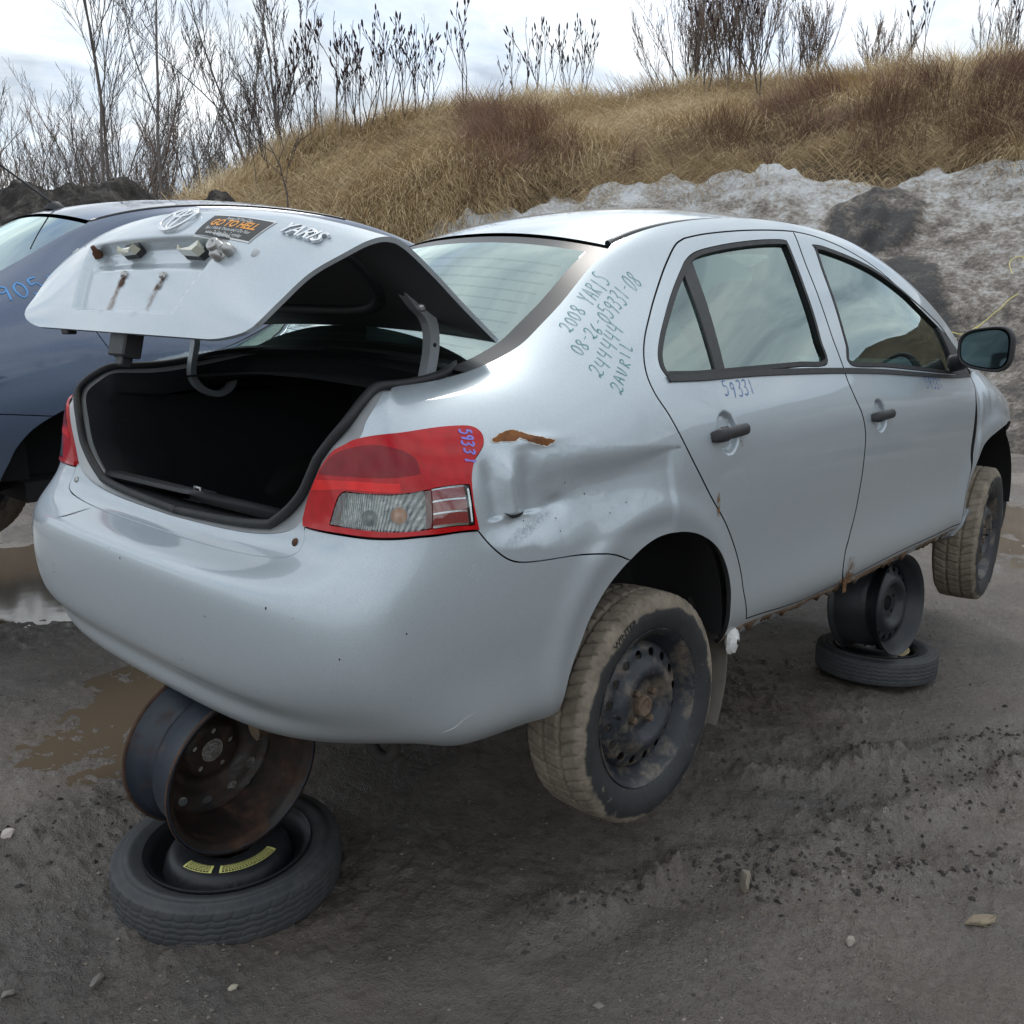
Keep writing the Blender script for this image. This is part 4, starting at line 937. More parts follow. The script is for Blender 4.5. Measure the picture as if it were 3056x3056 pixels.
    for _ in range(40): lat[1:-1] = (lat[:-2]+2*lat[1:-1]+lat[2:])/4; nO[1:-1] = (nO[:-2]+2*nO[1:-1]+nO[2:])/4
    wd = np.interp(np.arange(len(O)), [0, len(opn_low)*6, len(O)*.35, len(O)*.6, len(O)], [.016, .022, .034, .030, .018])[:, None]
    def half(P): return np.vstack([P, (P[::-1]*np.array([1, -1, 1]))[1:]])
    rings = [half(O-nO*.003), half(O+lat*wd*.3-nO*.012), half(Osm+lat*wd-nO*.016), half(Osm+lat*wd*1.05-nO*.04), half(Osm+lat*wd*1.0-nO*.09)]
    m = MB(); m.grid(np.array(rings)); m.build('trunk_flange', MAT['silver_dull'], car)
    seal = half(Osm+lat*wd*1.15-nO*.010); m = MB(); m.tube(seal, .0105, 10, closed=False); m.build('trunk_seal', MAT['rubber'], car)
    lin = [half(Osm+lat*(wd*1.10+.004)-nO*.034)]; c0 = np.array([0, 0, .0])
    r1_ = half(Osm+lat*(wd*1.12+.006)-nO*.10); lin.append(r1_)
    for k, (xx, sy, z0, z1) in enumerate(((.42, 1.02, .46, .985), (.8, 1.0, .44, .98), (1.12, .95, .44, .97))):
        r_ = r1_.copy(); r_[:, 0] = xx; r_[:, 1] = np.clip(r_[:, 1]*1.15*sy, -.62, .62); r_[:, 2] = np.interp(r_[:, 2], [r1_[:, 2].min(), .8, r1_[:, 2].max()], [z0, .75, z1]); lin.append(r_)
    m = MB(); m.grid(np.array(lin), closev=False); last = m.n-len(r1_); m.add(np.vstack([lin[-1], lin[-1].mean(0)]), [(i, i+1, len(r1_)) for i in range(len(r1_)-1)]); m.build('trunk_liner', MAT['carpet'], car)
    # plastic sill trim with striker slot
    lowN = np.array(pts)[:int(len(crom(dom(opn_low), .02))*.93)]; s, v = undom(lowN); Ol = PS(s, v)
    q = np.stack([Ol+[.022, 0, .006], Ol+[.04, 0, .020], Ol+[.085, 0, .014], Ol+[.13, 0, -.012]], 0); q[..., 1] *= .97
    qf = np.concatenate([q, (q[:, ::-1]*np.array([1, -1, 1]))[:, 1:]], 1); m = MB(); m.grid(qf); st = m.build('trunk_sill_trim', simple('sill_trim_plastic', (.032, .034, .037), .5, 0, 0, 20, .2), car)
    m = MB(); m.box((.165, -.045, .690), (.215, .045, .712), .003); m.build('striker_cover', MAT['black_plastic'], st)
    m = MB(); m.tube([(.185, -.015, .705), (.185, -.015, .722), (.185, .015, .722), (.185, .015, .705)], .004, 8); m.build('striker', MAT['zinc'], st)
    for yy in (-.535, .47):
        pass
    for sg in (1, -1):
        sc_ = on_body(sg*2.13, 9.75, .001)[0]; n_ = _nrm(PS, np.array([sg*2.13]), np.array([9.75]))[0]
        m = MB(); m.lathe([(0, .003), (.007, .003), (.009, .0), (.009, -.004)], 16); a_ = np.cross([0, 0, 1.], n_); a_ /= np.linalg.norm(a_); m.xf(np.stack([a_, n_, np.cross(a_, n_)], 1), sc_); m.build('bumper_screw', rust_mat('rusty_screw', scale=60) if sg > 0 else MAT['zinc'], car)
    return car
# ---------------------------------------------------------------- silver sedan: lamps, lid, cabin, small parts
def font_mesh(text, size=1., extrude=0., shear=0., bold=0., align='CENTER'):
    cu = bpy.data.curves.new('t', 'FONT'); cu.body = text; cu.size = size; cu.extrude = extrude; cu.shear = shear; cu.offset = bold; cu.align_x = align; cu.align_y = 'CENTER'; cu.resolution_u = 3
    o = bpy.data.objects.new('t', cu); col.objects.link(o); dg = bpy.context.evaluated_depsgraph_get(); me = o.evaluated_get(dg).to_mesh()
    V = np.array([v.co[:] for v in me.vertices]).reshape(-1, 3); F = [tuple(p.vertices) for p in me.polygons]
    o.evaluated_get(dg).to_mesh_clear(); bpy.data.objects.remove(o); bpy.data.curves.remove(cu); return V, F
def lid_n(a, w, e=.01):
    f = lambda a, w: lid_skin(a, w)
    n = np.cross(f(a+e, w)-f(a-e, w), f(a, w+e)-f(a, w-e)); return n/(np.linalg.norm(n, axis=-1, keepdims=True)+1e-12)
def lid_map(a0, w0, dx, dy, off=0., rec=True):
    """point dx metres to the right and dy metres up from (a0, w0) on the lid skin, lid opened"""
    dx = np.asarray(dx, float); dy = np.asarray(dy, float)
    hw = _cr(_LE, np.array([a0]))[0, 1]; La = np.linalg.norm(lid_skin(a0+.5, w0, False)-lid_skin(a0-.5, w0, False))
    a = a0-dy/La; w = w0+dx/hw
    return lid_open(lid_skin(a, w, rec)+lid_n(a, w)*np.asarray(off)[..., None] if np.ndim(off) else lid_skin(a, w, rec)+lid_n(a, w)*off)
def stain_mat(name, colr, dens=.9, scale=24, dirz=None):
    t = NT(name); n = t.noise(scale, 8, .7, dist=.5); g = t.xyz(t.co('Generated'))
    m = t.mr(n, .42, .62, 0, dens)
    at = t.n('Attribute'); at.attribute_name = 'fade'; m = t.math('MULTIPLY', m, at.outputs['Fac'])
    tr = t.n('BsdfTransparent'); mx = t.n('MixShader'); t.set(base=t.mix(n, tuple(c*.6 for c in colr), colr), rough=.9)
    t.l(m, mx.inputs[0]); t.l(tr.outputs[0], mx.inputs[1]); t.l(t.b.outputs[0], mx.inputs[2]); t.l(mx.outputs[0], t.out.inputs['Surface']); return t.m
def stain(name, P, fade, mat, parent):
    m = MB(); m.grid(P); o = m.build(name, mat, parent); at = o.data.attributes.new('fade', 'FLOAT', 'POINT'); at.data.foreach_set('value', np.asarray(fade, float).ravel()); return o
def build_lamps(car):
    U = UVC
    for sg in (1, -1):
        outl = loop([U['tail_in'], U['tail_top'], U['tail_bot'], [U['tail_bot'][-1], U['tail_in'][0]]], sgn=sg)
        clear = loop([[(2.80, 10.30), (2.87, 10.74), (2.97, 11.18), (3.07, 11.29)], [(3.07, 11.29), (3.8, 11.0), (4.62, 10.58)], [(4.62, 10.58), (4.60, 9.20)], [(4.60, 9.20), (3.68, 9.86), (2.80, 10.30)]], sgn=sg, step=.008)
        bars = loop([[(4.64, 10.58), (5.30, 10.22)], [(5.30, 10.22), (5.28, 8.72)], [(5.28, 8.72), (4.62, 9.18)], [(4.62, 9.18), (4.64, 10.58)]], sgn=sg, step=.008)
        lens = panel('tail_lamp', outl, MAT['red_lens'], car, holes=[clear, bars], h=.014, off=.006, gap=.003, flange=.03, surf=P0)
        panel('lamp_gasket', outl, MAT['rubber'], lens, h=.03, off=-.045, gap=.0, flange=0, surf=P0)
        panel('clear_lens', clear, MAT['clear_lens'], lens, h=.02, off=.0055, gap=0, flange=0, surf=P0)
        panel('reflector', clear, MAT['facet'], lens, h=.02, off=-.020, gap=-.004, flange=-.022, surf=P0)
        panel('reflector_backing', bars, MAT['chrome'], lens, h=.02, off=-.004, gap=-.001, flange=-.01, surf=P0)
        panel('clear_edge', bars, MAT['clear_lens'], lens, h=.02, off=.0058, gap=0, flange=0, surf=P0)
        for k in range(3):
            t0, t1 = k/3+.025, (k+1)/3-.025
            L0, L1 = np.array((4.66, 10.56)), np.array((4.64, 9.20)); R0, R1 = np.array((5.24, 10.25)), np.array((5.22, 8.80))
            q = [tuple(L0+(L1-L0)*t0), tuple(R0+(R1-R0)*t0), tuple(R0+(R1-R0)*t1), tuple(L0+(L1-L0)*t1)]
            panel('red_reflector', loop([[q[i], q[(i+1) % 4]] for i in range(4)], sgn=sg, step=.01), MAT['red_pink'], lens, h=.02, off=.001, gap=0, flange=.004, surf=P0)
        panel('brake_chamber', loop([[(2.60, 11.95), (2.85, 12.55), (3.15, 12.85), (3.6, 12.95), (4.1, 12.6), (4.42, 12.0), (4.47, 11.35)], [(4.47, 11.35), (3.5, 11.72), (2.60, 11.95)]], sgn=sg), MAT['red_dark'], lens, h=.02, off=.0068, gap=0, flange=0, surf=P0)
        panel('bright_reflector', loop([[(2.55, 11.78), (3.3, 11.62), (4.05, 11.30)], [(4.05, 11.30), (4.05, 10.98)], [(4.05, 10.98), (3.3, 11.32), (2.95, 11.40), (2.45, 11.45)], [(2.45, 11.45), (2.55, 11.78)]], sgn=sg), MAT['red_bright'], lens, h=.02, off=.0068, gap=0, flange=0, surf=P0)
        for (u, v, r, mt) in ((4.05, 10.15, .017, MAT['amber']), (3.45, 10.35, .016, simple('smoked_bulb', (.10, .09, .09), .2, .2, .5))):
            c = P0(np.array([sg*u]), np.array([v]))[0]; n = _nrm(P0, np.array([sg*u]), np.array([v]))[0]
            m = MB(); m.lathe([(0, -.001), (r*.6, -.002), (r*.95, -.008), (r, -.013), (r*.8, -.020)], 20); a_ = np.cross([0, 0, 1.], n); a_ /= np.linalg.norm(a_); m.xf(np.stack([a_, n, np.cross(a_, n)], 1), c); m.build('lamp_bulb', mt, lens)
        if sg > 0: writing('paint_pen_number', '59331', (5.47, 12.75), (5.34, 11.05), .026, MAT['marker_violet'], lens, .0042, .1, .0072, 5, surf=P0)
def build_lid(car):
    a = np.r_[np.linspace(0, 4.5, 40), np.linspace(4.6, 10, 150)]; w = np.linspace(-1, 1, 161); A, Wg = np.meshgrid(a, w, indexing='ij')
    P = lid_open(lid_skin(A, Wg))
    m = MB(); m.grid(P)
    # hemmed rim
    rim = np.vstack([P[:, -1], P[-1, ::-1][1:], P[::-1, 0][1:], P[0][1:-1]]); N = lid_n(A, Wg); Nv = lid_open(lid_skin(A, Wg)+N*.01)-P
    nr = np.vstack([Nv[:, -1], Nv[-1, ::-1][1:], Nv[::-1, 0][1:], Nv[0][1:-1]])*100
    m.grid(np.stack([rim, rim-nr*.010], 1), closeu=True)
    lid = m.build('trunk_lid', MAT['silver'], car)
    # inner pressing: dark lining with a deep middle
    k = np.clip(np.minimum((1-np.abs(Wg))/.16, np.minimum(A/1.2, (10-A)/1.2)), 0, 1); k = k*k*(3-2*k)
    Pi = lid_open(lid_skin(A, Wg, False)-N*(.008+.045*k)[..., None]); m = MB(); m.grid(Pi[::4, ::4], flip=True); inn = m.build('inner_panel', simple('lid_inner_grey', (.055, .058, .062), .6, .1, 0, 9, .25), lid)
    # raised rib round the inner panel
    ring = []
    for t in np.linspace(0, 1, 80, endpoint=False):
        ang = t*2*math.pi; ca, cw = 5+4.1*np.sign(math.cos(ang))*abs(math.cos(ang))**.5, .80*np.sign(math.sin(ang))*abs(math.sin(ang))**.5; ring.append((ca, cw))
    rg = np.array(ring); q = lid_open(lid_skin(rg[:, 0], rg[:, 1], False)-lid_n(rg[:, 0], rg[:, 1])*.05); m = MB(); m.tube(q, .016, 8, closed=True); m.build('stiffening_rib', MAT['black_plastic'], lid)
    # emblem: outer oval and two inner ovals
    m = MB(); th = np.linspace(0, 2*math.pi, 72, endpoint=False)
    a0, w0 = 5.93, .11
    def oval(rx, ry, cx, cy, tw, mb):
        x = cx+rx*np.cos(th); y = cy+ry*np.sin(th); c = lid_map(a0, w0, x, y, .007); nn = (lid_map(a0, w0, x, y, .012)-c)*200; tan = np.roll(c, -1, 0)-np.roll(c, 1, 0); tan /= np.linalg.norm(tan, axis=1)[:, None]; lt = np.cross(nn, tan); lt /= np.linalg.norm(lt, axis=1)[:, None]
        nn /= np.linalg.norm(nn, axis=1)[:, None]
        ph = np.linspace(0, 2*math.pi, 8, endpoint=False)
        mb.grid(np.stack([c+lt*tw*math.cos(p)+nn*tw*.7*math.sin(p) for p in ph], 1), closeu=True, closev=True)
    oval(.060, .040, 0, 0, .0046, m); oval(.0145, .034, 0, -.003, .0034, m); oval(.040, .014, 0, .018, .0034, m); m.build('oval_emblem', MAT['chrome'], lid)
    # lettering
    def decal(name, text, size, a0, w0, mat, off, ext=0., shear=0., bold=0., dx=0, dy=0, sx=1.):
        V, F = font_mesh(text, size, ext, shear, bold); P = lid_map(a0, w0, V[:, 0]*sx+dx, V[:, 1]+dy, off+V[:, 2]+ext); return mobj(name, P, F, mat, lid, False)
    decal('model_badge', 'YARIS', .044, 5.86, .80, MAT['chrome'], .001, .0035, .25, .0006, 0, 0, 1.05)
    x = np.linspace(-.5, .5, 14); y = np.linspace(-.5, .5, 8); X, Y = np.meshgrid(x, y, indexing='ij'); sa, sw = 6.18, .475
    m = MB(); m.grid(lid_map(sa, sw, X*.222, Y*.070, .0012), flip=True); m.build('sticker_border', MAT['white_print'], lid)
    m = MB(); m.grid(lid_map(sa, sw, X*.214, Y*.062, .0018), flip=True); st = m.build('bumper_sticker', MAT['sticker'], lid)
    decal('sticker_print', 'Some Of You Can', .0125, sa, sw, MAT['white_print'], .0024, dy=.022)
    decal('sticker_headline', 'GO TO HELL', .0285, sa, sw, MAT['orange_print'], .0024, bold=.0008, dy=.006, sx=1.02, shear=.08)
    decal('sticker_print', 'But I Work There and I Do Not', .0125, sa, sw, MAT['white_print'], .0024, dy=-.0115)
    decal('sticker_print', 'want To See You Everyday', .0125, sa, sw, MAT['white_print'], .0024, dy=-.0235)
    # number plate lamps
    for (aa, ww) in ((7.05, -.167), (7.12, .317)):
        m = MB(); prof = [(-.044, 0), (-.033, .0125), (.033, .0125), (.044, 0), (.033, -.0125), (-.033, -.0125)]
        def blk(sx, sy, o0, o1):
            k = len(prof); lo = lid_map(aa, ww, [p[0]*sx for p in prof], [p[1]*sy for p in prof], o0); hi = lid_map(aa, ww, [p[0]*sx*.9 for p in prof], [p[1]*sy*.86 for p in prof], o1)
            return np.vstack([lo, hi]), [tuple(range(k)), tuple(range(k, 2*k))[::-1]]+[(i, k+i, k+(i+1) % k, (i+1) % k) for i in range(k)]
        V, F = blk(1.12, 1.12, 0, .016); m.add(V, F, False); pl = m.build('plate_lamp', MAT['black_plastic'], lid)
        m = MB(); V, F = blk(1.02, 1.08, .014, .034); m.add(V, F, False); m.build('lamp_cover', MAT['cream_lens'], pl)
    # key lock, plugs, plate bolts with rust trails
    m = MB()
    def spot(aa, ww, prof, seg=18, mb=None):
        c = lid_map(aa, ww, 0, 0, 0); n = lid_map(aa, ww, 0, 0, .01)-c; n /= np.linalg.norm(n); b = np.cross(n, [0, 1., 0]); b /= np.linalg.norm(b)
        q = MB(); q.lathe(prof, seg); q.xf(np.stack([np.cross(b, n), n, b], 1), c); mb.add(np.concatenate(q.V), q.F)
    spot(7.2, .55, [(.0, .020), (.006, .020), (.007, .030), (.013, .031), (.015, .027), (.015, .008), (.022, .004), (.024, 0)], 20, m); spot(7.35, .56, [(0, .022), (.012, .02), (.014, 0)], 6, m); spot(7.15, .60, [(0, .024), (.008, .022), (.012, .012), (.013, 0)], 14, m)
    m.build('key_lock', MAT['zinc'], lid)
    for aa, ww in ((6.98, .717), (6.0, -.80)):
        m = MB(); spot(aa, ww, [(0, .003), (.008, .003), (.011, 0)], 16, m); m.build('plug', MAT['silver_dull'], lid)
    m = MB(); spot(6.95, -.492, [(0, .030), (.006, .029), (.007, .016), (.011, .012), (.012, 0)], 14, m); m.build('threaded_stud', MAT['rust'], lid)
    rs = stain_mat('rust_trail', (.30, .15, .05), .95, 30); rd = stain_mat('rust_bloom', (.10, .045, .02), 1.0, 45)
    for aa, ww, sk in ((7.95, -.125, -.02), (8.0, .20, -.03)):
        m = MB(); spot(aa, ww, [(0, .009), (.006, .009), (.0085, .006), (.0085, .001), (.012, 0)], 6, m); m.build('plate_bolt', MAT['zinc'], lid)
        t = np.linspace(0, 1, 30)[:, None]; v = np.linspace(-1, 1, 9)[None, :]
        P = lid_map(aa, ww, v*(.012+.012*t)+sk*t, -.004-.115*t+0*v, .0012); stain('rust_trail', P, (1-t)**.7*(1-v**2)*1.1, rs, lid)
        P = lid_map(aa, ww, v*.020+sk*.1*t, .008-.045*t+0*v, .0016); stain('rust_bloom', P, (1-np.abs(2*t-1)**2)*(1-v**2)*1.6, rd, lid)
    # latch under the lower edge
    c = lid_open(lid_skin(9.85, -.0, False)+lid_n(np.array(9.85), np.array(0.))*-.035); m = MB(); m.box((-.022, -.040, -.055), (.022, .040, .02), .004); m.box((-.012, -.018, -.075), (.014, .018, -.05), .003); m.xf(rotm('y', .25), c); m.build('latch', MAT['black_plastic'], lid)
    c = lid_open(lid_skin(9.8, -.55, False)+lid_n(np.array(9.8), np.array(-.55))*-.018); m = MB(); m.box((-.012, -.02, -.02), (.012, .02, .012), .003); m.xf(np.eye(3), c); m.build('rubber_stop', MAT['rubber'], lid)
    # goose-neck hinges
    for y in (-.53, .53):
        pth = crom(np.array([(.375, 1.235), (.44, 1.165), (.470, 1.140), (.486, 1.110), (.487, 1.06), (.470, .99), (.470, .95), (.50, .915), (.548, .90), (.592, .92), (.606, .965), (.603, 1.02)]), n=46)
        nn = np.gradient(pth, axis=0); nn = np.stack([-nn[:, 1], nn[:, 0]], 1); nn /= np.linalg.norm(nn, axis=1)[:, None]
        ring = []
        for sx, sy in ((-1, -1), (1, -1), (1, 1), (-1, 1)): q = pth+nn*(.0135 if y < 0 else .009)*sx; ring.append(np.stack([q[:, 0], np.full(len(q), y+sy*.013), q[:, 1]], 1))
        m = MB(); G = np.stack(ring, 1); m.grid(G, closev=True, smooth=False); m.add(G[0], [(0, 1, 2, 3)], False); m.add(G[-1], [(3, 2, 1, 0)], False); h = m.build('lid_hinge', simple('grey_hinge_steel', (.30, .33, .35), .45, .3, 0, 20, .15), car)
        for px_, pz in ((.40, 1.208), (.452, 1.153)):
            b = MB(); b.lathe([(0, .022), (.007, .022), (.008, .018), (.012, .016), (.012, .012)], 6); b.xf(rotm('z', math.pi), (px_, y, pz)); b.build('hinge_bolt', MAT['zinc'], h)
        for px_, pz in ((.425, 1.181), (.487, 1.07)):
            b = MB(); b.lathe([(0, .0134), (.005, .0134)], 14); b.xf(rotm('z', math.pi), (px_, y, pz)); b.build('hinge_hole', MAT['dark_inner_gap_shade'], h)
def build_cabin(car):
    # blackout shell, floor, wheel wells
    m = MB(); m.box((.75, -.69, .22), (3.3, .69, .30)); m.box((.14, -.55, .30), (.80, .55, .42)); m.box((3.2, -.55, .22), (4.1, .55, .75)); m.build('underbody', MAT['under'], car)
    # floor pressings, exhaust, rear axle, springs
    m = MB(); m.tube(crom(np.array([(.10, -.34, .222), (.20, -.34, .226), (.34, -.33, .215), (.46, -.20, .21)]), n=20), .024, 14); m.tube(crom(np.array([(.30, -.25, .20), (.36, .10, .20)]), n=3), .085, 18); m.build('exhaust', rust_mat('rusty_exhaust', (.05, .033, .022), (.11, .072, .045), (.17, .12, .08), 20), car)
    m = MB(); m.tube([(.92, -.66, .16), (1.15, -.58, .26), (1.15, .58, .26), (.92, .66, .16)], .03, 10); m.tube([(.98, -.52, .16), (.98, -.52, .42)], .03, 12); m.tube([(.98, .52, .16), (.98, .52, .42)], .03, 12); m.build('rear_axle', MAT['dark_inner_gap_shade'], car)
    m = MB(); m.box((.30, -.62, .195), (.36, -.48, .26), .006); m.tube(crom(np.array([(.30, -.60, .22), (.30, -.58, .165), (.30, -.53, .155), (.30, -.49, .20)]), n=12), .014, 8); m.build('tow_hook', MAT['under'], car)
    for sg in (1, -1):
        for cx, r in ((.93, .37), (3.50, .365)):
            m = MB(); m.lathe([(.0, -.50), (r*.9, -.50), (r, -.52), (r+.004, -.70), (r-.012, -.822)], 40, 'y', (cx, 0, .30), -.12, math.pi+.0, flip=True)
            m.V = [v*np.array([1, sg, 1]) for v in m.V]; m.build('wheel_arch_liner', MAT['dark_inner_gap_shade'], car)
        # sills: hidden inner sill and rusted lower flange
        s = np.linspace(9.55, 15.45, 160); rng = np.random.RandomState(4)
        top_ = on_body(sg*s, np.interp(s, [9.5, 9.8, 10.3, 10.9, 11.8, 12.3, 13, 15.45], [1.5, 1.75, 1.6, 1.15, 1.25, 1.5, 1.7, 1.75]), -.004)
        jag = .026+.016*fbm(s*3, s*0, 5, 3)*2+.014*(rng.rand(160) > .85)
        low = top_.copy(); low[:, 2] -= np.clip(jag, .006, .05); low[:, 1] += sg*.012
        mid_ = (top_+low)/2; mid_[:, 1] -= sg*.006
        m = MB(); m.grid(np.stack([top_, mid_, low, low+[0, .03*sg, .01]], 1)); m.build('rusted_sill_flange', rust_mat('rusted_sill', (.06, .035, .022), (.17, .105, .06), (.36, .31, .26), 16), car)
        m = MB(); m.box((1.3, -.80, .235), (3.2, -.70, .34)); m.V = [v*np.array([1, sg, 1]) for v in m.V]; m.build('inner_sill', MAT['under'], car)
        # door inner faces
        m = MB(); m.box((1.34, -.735, .30), (3.1, -.715, .955)); m.V = [v*np.array([1, sg, 1]) for v in m.V]; m.build('door_trim', MAT['dash'], car)
        # inner pillars
        m = MB(); q = on_body(sg*np.array([11.95, 11.95, 12.0, 12.05]), np.array([12, 13.5, 15, 16.5]), -.035); m.tube(q, .035, 8); m.build('pillar_trim', MAT['liner'], car)
        # C pillar inner
        ss = np.linspace(7.0, 9.4, 14); vv = np.linspace(12.2, 16.2, 8); Sg, Vg = np.meshgrid(ss, vv, indexing='ij'); m = MB(); m.grid(on_body(sg*Sg.ravel(), Vg.ravel(), -.04).reshape(14, 8, 3)); m.build('pillar_trim', MAT['liner'], car)
    # headliner
    s = np.linspace(9.3, 13.0, 30); e = on_body(s, np.full(30, 16.6), -.03); w = np.linspace(1, -1, 15); G = np.stack([np.stack([e[:, 0], e[:, 1]*q, e[:, 2]+.05*(1-q*q)], 1) for q in w], 1); m = MB(); m.grid(G, flip=True); m.build('headliner', MAT['liner'], car)
    # parcel shelf
    m = MB(); m.box((.66, -.62, .955), (1.16, .62, .985), .01); m.build('parcel_shelf', MAT['seat'], car)
    def cushion(mb, cx, cy, z0, z1, wid, thk, lean, top_round=.06):
        n = 12; h = np.linspace(0, 1, n); rows = []
        for t in h:
            z = z0+(z1-z0)*t; x = cx-lean*(z-z0); wv = wid*(1-.10*t)*(1 if t < .9 else math.sqrt(max(.15, 1-((t-.9)/.1)**2*.8))); th = thk*(1-.35*t)*(1 if t < .92 else .7)
            rows.append([(x+th*math.cos(a)*abs(math.cos(a))**-.3 if abs(math.cos(a)) > .01 else x, cy+wv*np.sign(math.sin(a))*abs(math.sin(a))**.6, z) for a in np.linspace(0, 2*math.pi, 24, endpoint=False)])
        G = np.array(rows); mb.grid(G, closev=True); mb.add(G[-1], [tuple(range(24))]); return mb
    def headrest(mb, cx, cy, z):
        th = np.linspace(-math.pi/2, math.pi/2, 9); rows = []
        for p in th: rows.append([(cx+.05*math.cos(p)**.6*np.sign(math.cos(a))*abs(math.cos(a))**.6, cy+.125*math.cos(p)**.5*np.sign(math.sin(a))*abs(math.sin(a))**.5, z+.085*math.sin(p)) for a in np.linspace(0, 2*math.pi, 20, endpoint=False)])
        mb.grid(np.array(rows), closev=True)
    for y in (-.37, .37):
        m = MB(); cushion(m, 2.28, y, .42, 1.03, .25, .10, .28); m.box((2.25, y-.25, .32), (2.78, y+.25, .48), .03); fs = m.build('front_seat', MAT['seat'], car)
        m = MB(); headrest(m, 2.08, y, 1.165); m.tube([(2.10, y-.06, 1.0), (2.09, y-.06, 1.12)], .006, 6); m.tube([(2.10, y+.06, 1.0), (2.09, y+.06, 1.12)], .006, 6); m.build('headrest', MAT['seat'], fs)
    m = MB(); cushion(m, 1.34, 0, .50, 1.0, .49, .08, .30); m.box((1.36, -.58, .32), (1.80, .58, .47), .03); rb = m.build('rear_bench', MAT['seat'], car)
    for y in (-.38, .38):
        m = MB(); headrest(m, 1.13, y, 1.06); m.build('headrest', MAT['seat'], rb)
    # dashboard and steering wheel
    m = MB(); m.grid(np.stack([np.stack([np.full(13, x), np.linspace(-.68, .68, 13), np.full(13, z)], 1) for x, z in ((2.98, .55), (2.94, .80), (2.98, .905), (3.12, .94), (3.40, .93))], 0)); m.build('dashboard', MAT['dash'], car)
    m = MB(); th = np.linspace(0, 2*math.pi, 40, endpoint=False); ringp = np.stack([0*th, .185*np.cos(th), .185*np.sin(th)], 1); m.tube(ringp, .014, 8, closed=True); m.tube([(0, -.18, 0), (0, .18, 0)], .018, 8); m.tube([(0, 0, 0), (0, 0, -.18)], .018, 8); m.lathe([(0, -.02), (.06, -.015), (.065, .02)], 16, 'x'); m.xf(rotm('y', .42), (2.78, .37, .90)); m.build('steering_wheel', MAT['black_plastic'], car)
def build_trim(car):
    # door mirrors
    for sg in (1, -1):
        n = 40; th = np.linspace(0, 2*math.pi, n, endpoint=False)
        def ring(x, ky, kz, cy=-.922, cz=1.0):
            yy = ky*np.sign(np.cos(th))*np.abs(np.cos(th))**.62; zz = kz*np.sign(np.sin(th))*np.abs(np.sin(th))**.62
            return np.stack([np.full(n, x)-.10*yy*0, cy+yy, cz+zz*(1-.16*(yy/ky))], 1)
        m = MB(); G = np.array([ring(2.955, .088, .072), ring(2.945, .094, .078), ring(2.955, .099, .083), ring(2.985, .098, .082), ring(3.03, .088, .073), ring(3.07, .062, .052), ring(3.085, .02, .02)])
        m.grid(G, closev=True); m.add(G[-1], [tuple(range(n))[::-1]]); m.tube(crom(np.array([(3.02, -.86, .965), (3.05, -.81, .945), (3.06, -.77, .935)]), n=8), [.028]*4+[.034]*4, 10)
        m.V = [v*np.array([1, sg, 1]) for v in m.V]
        if sg < 0: m.F = [f[::-1] for f in m.F]
        mir = m.build('door_mirror', MAT['black_plastic'], car)
        g = ring(2.951, .084, .068); g2 = MB(); g2.add(np.vstack([g, g.mean(0)+[.004, 0, 0]])*np.array([1, sg, 1]), [(i, (i+1) % n, n) if sg < 0 else ((i+1) % n, i, n) for i in range(n)]); g2.build('mirror_glass', MAT['mirror_glass'], mir)
    # marker writing
    T = UVC
    writing('marker_writing', '2008 YARIS', (7.70, 14.75), (8.72, 15.30), .036, MAT['marker_teal'], car, .0019, .15, .0012, 3)
    writing('marker_writing', '08-26-059331-08', (7.55, 13.82), (9.12, 14.82), .036, MAT['marker_teal'], car, .0019, .15, .0012, 4)
    writing('marker_writing', '244444', (7.53, 12.60), (8.25, 13.86), .040, MAT['marker_teal'], car, .0019, .15, .0012, 6)
    writing('marker_writing', '2AVRIL', (7.62, 11.80), (8.20, 13.25), .040, MAT['marker_teal'], car, .0019, .15, .0012, 7)
    writing('marker_writing', '59331', (9.33, 10.95), (9.98, 10.92), .046, MAT['marker_blue'], car, .0022, .15, .0012, 8)
    writing('marker_writing', '59331', (13.78, 10.72), (14.40, 10.62), .046, MAT['marker_blue'], car, .0026, .15, .0012, 9)
    # rust along the buckled ridge
    rp = loop([T['rust']+[T['rust'][0]]], step=.006); rng = np.random.RandomState(2); rp = rp+rng.normal(0, .0012, rp.shape)
    panel('rust_patch', rp, MAT['rust_orange'], car, h=.008, off=.0016, gap=0, flange=.002)
    wt = shrink(rp if area(rp) > 0 else rp[::-1], -.004)+rng.normal(0, .0012, rp.shape)
    panel('bare_paint_edge', wt, simple('flaked_primer', (.62, .62, .58), .7), car, h=.012, off=.0009, gap=0, flange=0)
    # torn crease
    tq = [(5.86, 8.80), (5.95, 8.62), (6.10, 8.58), (6.18, 8.64)]; c = crom(dom(tq), n=14); s, v = undom(c); p = PS(s, v)+_nrm(PS, s, v)*.002
    m = MB(); w_ = np.sin(np.linspace(0, math.pi, 14))[:, None]; m.grid(np.stack([p+np.array([0, 0, .004])*w_, p+np.array([0, -.004, -.001])*w_, p-np.array([0, 0, .004])*w_], 1)); m.build('torn_crease', MAT['dark_inner_gap_shade'], car)
    # rust at the door bottoms, torn filler by the wheel arch
    rs = stain_mat('door_edge_rust', (.26, .13, .045), 1.0, 40)
    for (u, v, du, dv) in ((11.82, 1.9, .10, 1.2), (8.93, 6.75, .035, .45), (9.42, .9, .1, .6), (9.46, 8.9, .035, .14)):
        X, Y = np.meshgrid(np.linspace(-1, 1, 12), np.linspace(-1, 1, 14), indexing='ij'); P_ = on_body((u+du*X).ravel(), (v+dv*Y).ravel(), .0016).reshape(12, 14, 3); stain('rust_stain', P_, np.clip(1.3-X**2*.9-Y**2*.9, 0, 1), rs, car)
